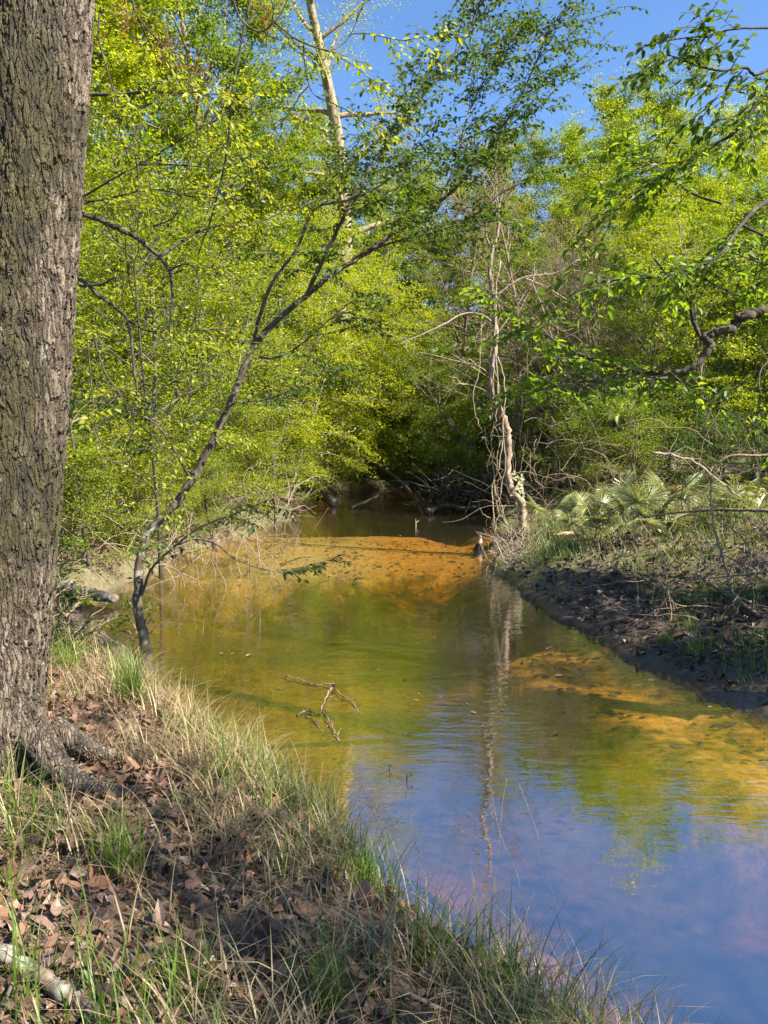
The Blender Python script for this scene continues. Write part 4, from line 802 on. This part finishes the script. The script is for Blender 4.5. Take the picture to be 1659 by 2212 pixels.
# root wad and dark logs at the far end
g = Geo(); o0 = onz(985, 1100)
for q in range(130):
    bp_, _ = branch_path(rg, rg.normal(0, 1, 3) * [.8, .5, .35] + [0, 0, .35], rg.normal(0, 1, 3) + [0, 0, .3], rg.uniform(.5, 1.8), 7, rg.uniform(-.8, .5), .22); tube(g, bp_, np.linspace(.05, .008, 8) * rg.uniform(.4, 1.2), 4)
tag(link('root_wad', g.mesh('root_wad', M['wood_wet'], True), None, o0), 'dark tangled root wad rising from the far water', 'root wad')
def wlog(l, w0, w1, lab):
    g = Geo(); p = smooth_path([onz(x, y, 0) + [0, 0, z] for x, y, z in l], 6); o = p[0].copy(); p = p + rg.normal(0, .015, p.shape); tube(g, p - o, np.linspace(w0, w1, len(p)) * .5 * p[:, 1] / F, 8)
    for q in range(6):
        i = rg.integers(2, len(p) - 1); bp_, _ = branch_path(rg, p[i], rg.normal(0, 1, 3) + [0, 0, .8], rg.uniform(.3, 1.0), 5, -.2, .25); tube(g, bp_ - o, np.linspace(.02, .006, 6), 4)
    tag(link('sunken_log', g.mesh('sunken_log', M['wood_wet'], True), None, o), lab, 'log', 'dark logs lying in the far water')
wlog([(915, 1112, -.1), (890, 1090, .35), (850, 1080, .9), (800, 1060, 1.2), (760, 1055, 1.4)], 11, 5, 'dark leaning log slanting out of the far water to the left')
wlog([(920, 1112, 0.1), (960, 1106, .2), (1010, 1108, .15), (1070, 1102, .25)], 14, 8, 'dark log lying level from the root wad to the right bank')
wlog([(760, 1100, .05), (820, 1088, .3), (900, 1075, .6)], 6, 4, 'thin dark branch lying across the far water')
wlog([(680, 1085, .25), (700, 1088, .3), (720, 1094, .1)], 30, 22, 'short black stump log under the far left bank')

# fallen branches and dead brush on the right bank
rough_log(lay([(1505, 1240), (1540, 1265), (1580, 1290), (1640, 1330)], .05), 8, 9, 'fallen_branch', 'wood_lichen', 'grey stick slanting down the muddy right bank', 'branch', 8)
rough_log([(1700, 1108, 10.0), (1640, 1103, 10.2), (1560, 1101, 10.5), (1500, 1104, 10.8), (1440, 1110, 11.2), (1390, 1118, 11.6)], 9, 3, 'fallen_branch', 'twig_brown', 'long thin brown branch lying across the palmettos', 'branch', 8, .04)
rough_log([(1700, 1230, 9.5), (1620, 1240, 9.7), (1560, 1246, 9.9), (1490, 1252, 10.2)], 6, 3, 'fallen_branch', 'twig_pale', 'straight pale stick resting low over the muddy right bank', 'branch', 8, .04)
rough_log([(1690, 980, 12), (1640, 984, 12), (1580, 984, 12), (1550, 1000, 12)], 7, 4, 'fallen_branch', 'twig_brown', 'dark bent branch above the palmettos at the right edge', 'branch', 8, .04)
g = Geo(); o0 = at(1540, 1120, 9.8)
def dead(l, w0, w1, k=8):
    p = trace(l); p = p + rg.normal(0, .01, p.shape); tube(g, p - o0, np.linspace(w0, w1, len(p)) * .5 * p[:, 1] / F, 5)
    for q in range(k):
        i = rg.integers(3, len(p) - 1); bp_, _ = branch_path(rg, p[i], norm(p[i] - p[i - 2]) + rg.normal(0, .55, 3), rg.uniform(.15, .55), 6, rg.uniform(-.5, .2), .16); tube(g, bp_ - o0, np.linspace(.007, .0025, 7), 3, False)
dead([(1540, 1030, 9.9), (1535, 1080, 9.8), (1545, 1150, 9.7), (1560, 1200, 9.6), (1575, 1260, 9.4), (1600, 1300, 9.0), (1640, 1325, 8.8)], 6, 2)
dead([(1545, 1150, 9.7), (1520, 1190, 9.5), (1510, 1230, 9.3), (1512, 1260, 9.2)], 3, 1.5); dead([(1545, 1120, 9.8), (1590, 1150, 9.6), (1620, 1190, 9.4), (1640, 1210, 9.3)], 4, 1.5, 14)
dead([(1550, 1110, 9.8), (1600, 1120, 9.6), (1640, 1140, 9.5), (1665, 1160, 9.4)], 3, 1.5, 12); dead([(1560, 1200, 9.6), (1600, 1215, 9.4), (1630, 1240, 9.3)], 3, 1.2, 10)
tag(link('dead_branch', g.mesh('dead_branch', M['twig_pale'], True), None, o0), 'pale dead branch hanging with many forked twigs above the muddy bank', 'branch')
g = Geo(); o0 = at(1500, 1000, 12.5)
dead([(1410, 978, 12.5), (1460, 985, 12.5), (1510, 1005, 12.4), (1560, 1045, 12.3), (1610, 1085, 12.2)], 7, 3, 30)
tag(link('feathery_branch', g.mesh('feathery_branch', M['twig_pale'], True), None, o0), 'pale feathery dead branch slanting over the palmettos', 'branch')
# brush: nobody could count these twigs
def brush(name, n, box, mat, lab, rad=.006, ln=(.5, 1.6), up=.5, seed=0):
    g = Geo(); r3 = np.random.default_rng(seed)
    for q in range(n):
        px, Yd = r3.uniform(box[0], box[1]), r3.uniform(box[2], box[3]); x = (px - CX) / F * Yd; z = gz(x, Yd)
        hz = r3.random() ** 1.6 * box[4]
        bp_, _ = branch_path(r3, (x, Yd, z + hz), r3.normal(0, .8, 3) + [0, 0, up], r3.uniform(*ln), 8, r3.uniform(-1.2, .6), .22); tube(g, bp_, np.linspace(rad, rad * .4, 9) * r3.uniform(.6, 1.6), 3, False)
    tag(link(name, g.mesh(name, M[mat], True)), lab, 'brush', kind='stuff')
brush('dry_brush', 260, (1090, 1700, 16.5, 22, 1.8), 'twig_brown', 'dry brown brush and vines behind the palmettos', .0075, (.8, 2.4), .5, 31)
brush('bank_twigs', 180, (1380, 1720, 8.0, 12.5, .35), 'twig_brown', 'fallen twigs littering the right bank', .006, (.3, 1.3), .1, 32)
brush('left_brush', 420, (100, 640, 11.3, 22, 1.3), 'twig_pale', 'pale dry twigs and canes on the sunlit left bank', .007, (.6, 1.8), .5, 33)
brush('root_fringe', 330, (1066, 1160, 12.6, 16.6, .2), 'twig_pale', 'fringe of pale roots and twigs under the thin crooked trunk', .007, (.25, .7), .0, 34)
brush('high_vines', 60, (1090, 1270, 17.5, 20.5, 5.8), 'twig_brown', 'pale tangle of dead vines hanging between the trees', .008, (.8, 2.2), .2, 35)

# ------------------------------------------------------------------ palmettos
def frond(rng, L_pet, fan, nseg=30, spread=2.0):
    g = Geo(); p = smooth_path([(0, 0, 0), (0.02, 0, L_pet * .55), (.08, 0, L_pet)], 4); tube(g, p, .006, 5)
    c = p[-1]; a = np.linspace(-spread, spread, nseg) + rng.normal(0, .03, nseg); ln = fan * (1 - .28 * (np.abs(a) / spread) ** 2) * rng.uniform(.88, 1.05, nseg)
    d = np.stack([np.full(nseg, .35) + .12 * np.cos(a), np.sin(a), np.cos(a)], -1); n = np.tile([1.0, 0, -.35], (nseg, 1)) + rng.normal(0, .12, (nseg, 3))
    d = norm(d); s = norm(np.cross(n, d)); n = np.cross(d, s); w = .021
    fr_ = [0, .35, .7, 1.0]; ww = [.25, 1.0, .7, .04]; dr = [0, 0, .04, .14]
    v = np.stack([np.stack([c + d * (ln * f)[:, None] + s * k * w * q - np.array([0, 0, 1]) * (ln * r_)[:, None] + n * (0 if k else .012) for k in (-.5, 0, .5)], 1) for f, q, r_ in zip(fr_, ww, dr)], 1)
    o = np.arange(nseg)[:, None, None] * 12; i = np.arange(3)[:, None] * 3
    f = np.concatenate([(o + i + np.array([[0, 1, 4, 3]])).reshape(-1, 4), (o + i + np.array([[1, 2, 5, 4]])).reshape(-1, 4)])
    g.add(v.reshape(-1, 3), f4=f); return g.mesh('frond', M['palm'])
rp_ = np.random.default_rng(41)
FR = [frond(rp_, rp_.uniform(.3, .6), rp_.uniform(.42, .56)) for _ in range(6)]
PAL = [(1245, 1120, 'palmetto with wide pale fans nearest the thin crooked trunk', 1.0, 8), (1330, 1075, 'upright spiky palmetto behind the pale fans', 1.0, 8), (1400, 1135, 'large palmetto clump in the middle of the right bank', 1.15, 11), (1480, 1120, 'sunlit palmetto at the right end of the middle clump', 1.0, 9), (1290, 1130, 'low palmetto in front of the upright spiky one', .85, 7),
       (1640, 1110, 'dark spiky palmetto cut by the right edge', 1.25, 11), (1370, 1010, 'dark palmetto in the shade behind, on the left', 1.0, 8), (1455, 1010, 'dark palmetto in the shade behind, on the right', 1.1, 8), (1180, 1060, 'small shaded palmetto behind the thin crooked trunk', .9, 7), (1590, 1040, 'half dead pale palmetto beside the feathery dead branch', .9, 7)]
for i, (px, py, lab, s, nf) in enumerate(PAL):
    Yd = min(zg(px, py + 28), 16.5) if py > 1050 else 15.5; x = (px - CX) / F * Yd
    t = thing('palmetto', lab, 'palmetto', (x, Yd, gz(x, Yd)), rp_.uniform(0, 6), 'palmettos on the right bank'); t.scale = (s * [.8, 1.1, 1.0][i % 3],) * 3
    for k in range(nf):
        o = link('frond', FR[(i + k) % 6], t)
        if k % 4 == 3: o.material_slots[0].link = 'OBJECT'; o.material_slots[0].material = M['straw']; o['label'] = 'dead straw coloured frond'
        az = k * 2.4 + rp_.normal(0, .3); o.rotation_euler = (0, rp_.uniform(.1, .95) + (.7 if k % 4 == 3 else 0), az); q = rp_.uniform(.75, 1.15); o.scale = (q, q, q)

# ------------------------------------------------------------------ ground litter and grass
rl = np.random.default_rng(51)
def scatter_px(n, poly, seed_rng):
    """points on the ground inside a world-space polygon"""
    poly = np.array(poly); lo, hi = poly.min(0), poly.max(0); x = seed_rng.uniform(lo[0], hi[0], n * 3); y = seed_rng.uniform(lo[1], hi[1], n * 3)
    c = np.zeros(len(x), bool)
    for a, b in zip(poly, np.roll(poly, -1, 0)):
        cond = ((a[1] > y) != (b[1] > y)); c ^= cond & (x < (b[0] - a[0]) * (y - a[1]) / (b[1] - a[1] + 1e-12) + a[0])
    x, y = x[c][:n], y[c][:n]; z, s, ins, w, bb = field(x, y); return x, y, z, s, ins, w
BANK = [(-3.2, 1.0), (2.2, 1.0), (1.4, 2.4), (.6, 3.2), (0, 4.1), (-1, 5.2), (-2.0, 6.6), (-3.6, 6.8), (-4.2, 5)]
def litter_mesh(n, poly, size, mat, name, lab, ok, lift=.02):
    x, y, z, s, ins, w = scatter_px(n, poly, rl); k = ok(x, y, s, ins); x, y, z = x[k], y[k], z[k]; n = len(x); g = Geo()
    d = rl.normal(0, 1, (n, 3)) * [1, 1, .25]; nn = rl.normal(0, .5, (n, 3)) + [0, 0, 1]
    b = np.stack([x, y, z + rl.random(n) ** 2 * lift + .006], -1) - norm(d) * size * .4
    leaf_fine(g, b, d, nn, size * np.clip(rl.lognormal(-.1, .38, n), .3, 1.9), rl.uniform(.3, .75, n), rl.normal(.15, .5, n), rl.normal(.1, .5, n))
    tag(link(name, g.mesh(name, M[mat])), lab, 'leaves', kind='stuff')
litter_mesh(20000, BANK, .046, 'litter', 'leaf_litter', 'brown dead leaves carpeting the near bank', lambda x, y, s, i: (~i) & (s > .1), .045)
RB = [(2.0, 12.5), (2.4, 8.5), (3.4, 5.6), (7.5, 6), (11, 14), (6, 20), (3.2, 18)]
litter_mesh(16000, RB, .07, 'litter_dark', 'bank_litter', 'dark wet dead leaves on the muddy right bank', lambda x, y, s, i: (~i) & (s > .12), .03)
LBK = [(-12, 11), (-4, 12), (-2.5, 20), (-2, 28), (-12, 28)]
litter_mesh(9000, LBK, .12, 'litter', 'slope_litter', 'tan dead leaves on the sunlit left slope', lambda x, y, s, i: (~i), .05)

x, y, z, s_, ins, w_ = scatter_px(2600, [(-3.5, 6), (0, 6.2), (3.4, 5.6), (2.4, 11), (3, 18), (-3.5, 20)], rl); k = ins; x, y, z = x[k], y[k], z[k]; n = len(x); g = Geo()
leaf_fine(g, np.stack([x, y, z + .015], -1), rl.normal(0, 1, (n, 3)) * [1, 1, .1], rl.normal(0, .25, (n, 3)) + [0, 0, 1], .075 * rl.lognormal(-.1, .4, n), .5, .1, .1)
tag(link('sunken_leaves', g.mesh('sunken_leaves', M['litter_dark'])), 'dark sunken leaves scattered over the creek bed', 'leaves', kind='stuff')

k = rl.random(n) < .12; x, y = x[k] + rl.normal(0, .2, k.sum()), y[k]; k = field(x, y)[2]; x, y = x[k], y[k]; n = len(x); g = Geo()
leaf_fine(g, np.stack([x, y, np.full(n, .006)], -1), rl.normal(0, 1, (n, 3)) * [1, 1, 0], rl.normal(0, .05, (n, 3)) + [0, 0, 1], .04 * rl.lognormal(-.1, .4, n), .5, .15, .0)
tag(link('floating_leaves', g.mesh('floating_leaves', M['litter'])), 'small fallen leaves floating on the creek', 'leaves', kind='stuff')

def grass_geo(g, x, y, z, h, w, bend, rng):
    n = len(x); a = rng.uniform(0, 2 * math.pi, n); blades(g, np.stack([x, y, z - .01], -1), h, w, np.stack([np.cos(a), np.sin(a), 0 * a], -1), bend)
def grass_stuff(name, n, poly, hh, ww, bb, mat, lab, dens, lz=0):
    x, y, z, s, ins, w = scatter_px(n, poly, rl); k = dens(x, y, s, ins) & (np.hypot(x + 1.3, y - 3.45) > .36); x, y, z = x[k], y[k], z[k]; n = len(x); g = Geo()
    grass_geo(g, x, y, z + lz, rl.uniform(*hh, n), rl.uniform(*ww, n), np.clip(rl.normal(*bb, n), 0, 1.25), rl)
    tag(link(name, g.mesh(name, M[mat])), lab, 'grass', kind='stuff')
cl = lambda x, y, sc, sd, th: fbm(x * sc, y * sc, sd, 3) + rl.normal(0, .06, len(x)) > th
grass_stuff('dry_grass', 29000, BANK, (.1, .42), (.003, .007), (.95, .22), 'straw', 'dry straw coloured grass along the near bank', lambda x, y, s, i: (~i) & (s > .02) & cl(x, y, 2.2, 101, .09 - .22 * sstep(1.5, .2, s)))
grass_stuff('pine_straw', 9000, BANK, (.06, .2), (.002, .004), (1.2, .05), 'twig_brown', 'brown needles and stems lying flat among the dead leaves', lambda x, y, s, i: (~i))
grass_stuff('green_grass', 20000, BANK, (.08, .38), (.0035, .008), (.5, .25), 'grass', 'green grass blades along the edge of the near bank', lambda x, y, s, i: (~i) & (((s < .5) & cl(x, y, 2.5, 105, .02)) | cl(x, y, 2.0, 107, .12)))
grass_stuff('bank_grass', 13000, [(2.3, 12.6), (4.2, 11.2), (8.5, 11.8), (9.5, 16.5), (3.2, 17.5)], (.06, .42), (.005, .01), (.5, .25), 'grass', 'bright sunlit grass on the right bank point', lambda x, y, s, i: (~i) & cl(x, y, 1.6, 109, .0 + .12 * sstep(12.8, 11.4, y)))
grass_stuff('point_straw', 3500, [(2.3, 12.6), (4.2, 11.2), (8.5, 11.8), (9.5, 16.5), (3.2, 17.5)], (.15, .5), (.004, .008), (.8, .3), 'straw', 'dry straw among the grass on the right bank point', lambda x, y, s, i: (~i))
grass_stuff('shade_grass', 9000, [(3.2, 6.5), (3.4, 9.5), (3.6, 12.5), (8, 13), (10, 10), (7, 7)], (.07, .28), (.004, .008), (.5, .25), 'grass', 'sparse green sprouts in the shade of the right bank', lambda x, y, s, i: (~i) & cl(x, y, 1.5, 111, -.02))
# separate tufts
TU = [(285, 1520, 'dense bright green grass tuft at the foot of the leaning tree', .42, 170), (255, 1890, 'tall green grass tuft left of the sunlit leaf patch', .34, 80), (110, 1660, 'broad bladed grass tuft in front of the big trunk', .3, 40), (480, 1690, 'green grass tuft behind the sunlit leaf patch', .3, 60), (790, 1940, 'long bladed green tuft on the bank edge mid way along the water', .34, 70), (620, 1905, 'pair of wide green blades right of the sunlit leaf patch', .26, 14),
      (700, 2190, 'green grass tuft in the bottom middle of the near bank', .3, 60), (1080, 2010, 'green grass tuft overhanging the water on the bank edge', .26, 60), (1240, 2150, 'tall green blades on the bank edge at the bottom right', .36, 40), (410, 2160, 'short green tuft among the dry leaves below the sunlit patch', .26, 50), (930, 2100, 'mixed green tuft where the bank edge curves', .3, 60), (1335, 2215, 'last green tuft at the bottom right corner of the bank', .24, 40),
      (640, 1655, 'small green tuft at the bank edge beside the tan shallows', .26, 40), (150, 1450, 'dark green tuft behind the big trunk near the water', .3, 70), (385, 1590, 'green tuft beside the mossy root', .26, 50), (20, 1930, 'pale green sprig at the left edge', .2, 25)]
for px, py, lab, h_, nb_ in TU:
    Yd = zg(px, py); x = (px - CX) / F * Yd * 1.0; pnt = at(px, py, Yd); g = Geo()
    bx, by = rl.normal(0, .04 + .012 * h_, nb_), rl.normal(0, .04, nb_)
    grass_geo(g, bx, by, np.zeros(nb_), h_ * rl.uniform(.5, 1.1, nb_), rl.uniform(.004, .009, nb_) * (1.6 if nb_ < 45 else 1), np.clip(rl.normal(.45, .22, nb_), 0, 1.1), rl)
    tag(link('grass_tuft', g.mesh('grass_tuft', M['grass']), None, (pnt[0], Yd, gz(pnt[0], Yd))), lab, 'grass', 'grass tufts on the near bank')
for px, py, lab in [(1492, 1410, 'green grass tuft on the muddy right bank'), (1440, 1390, 'small leafy sprout beside the mud bank grass tuft')]:
    Yd = zg(px, py); pnt = at(px, py, Yd); g = Geo(); nb_ = 45
    grass_geo(g, rl.normal(0, .05, nb_), rl.normal(0, .05, nb_), np.zeros(nb_), rl.uniform(.12, .3, nb_), rl.uniform(.006, .01, nb_), np.clip(rl.normal(.4, .2, nb_), 0, 1), rl)
    tag(link('grass_tuft', g.mesh('grass_tuft', M['grass']), None, (pnt[0], Yd, gz(pnt[0], Yd))), lab, 'grass', 'tufts on the right bank')
# sticks in the leaves
for l, w0, w1, mt, lab in [([(505, 1800), (520, 1850), (545, 1900), (528, 1945)], 9, 5, 'bark_grey', 'grey stick lying beside the sunlit leaf patch'), ([(695, 2095), (670, 2150), (640, 2212)], 9, 9, 'twig_pale', 'straight pale stick lying in the grass at the bottom'), ([(0, 2200), (20, 2140), (45, 2080)], 10, 8, 'bark_grey', 'grey stick crossing under the lichened branch'),
                           ([(280, 2060), (310, 2110), (345, 2145), (330, 2150)], 7, 6, 'bark_grey', 'forked grey twig right of the lichened branch'), ([(0, 1690), (60, 1682), (120, 1672), (180, 1650)], 7, 5, 'twig_pale', 'thin pale twig lying in front of the big trunk'), ([(840, 2130), (930, 2170), (1010, 2212)], 13, 10, 'bark_grey', 'brown stick half buried in straw at the bottom right of the bank')]:
    rough_log(lay(l, .035), w0, w1, 'stick', mt, lab, 'stick', 7, .08)
# long thin grass stalks arching over the water
ST = [([(1055, 2000), (1075, 1850), (1085, 1740), (1095, 1680)], 3.2), ([(1150, 2080), (1120, 1900), (1080, 1800), (1060, 1700)], 3.1), ([(960, 1960), (900, 1830), (880, 1720), (868, 1640)], 3.4), ([(1240, 2150), (1200, 1960), (1160, 1800), (1120, 1690)], 3.0), ([(850, 1850), (790, 1720), (745, 1620), (715, 1560)], 3.6)]
for l, d in ST:
    g = Geo(); p = trace([(x, y, d + .15 * i) for i, (x, y) in enumerate(l)]); o = p[0].copy(); o[2] = min(o[2], gz(o[0], o[1])); tube(g, np.concatenate([[o], p[1:]]) - o, np.linspace(.0014, .0006, len(p)), 4)
    tag(link('grass_stalk', g.mesh('grass_stalk', M['straw']), None, o), 'long thin dry grass stalk arching over the water from the bank edge', 'grass stalk', 'grass stalks over the water')
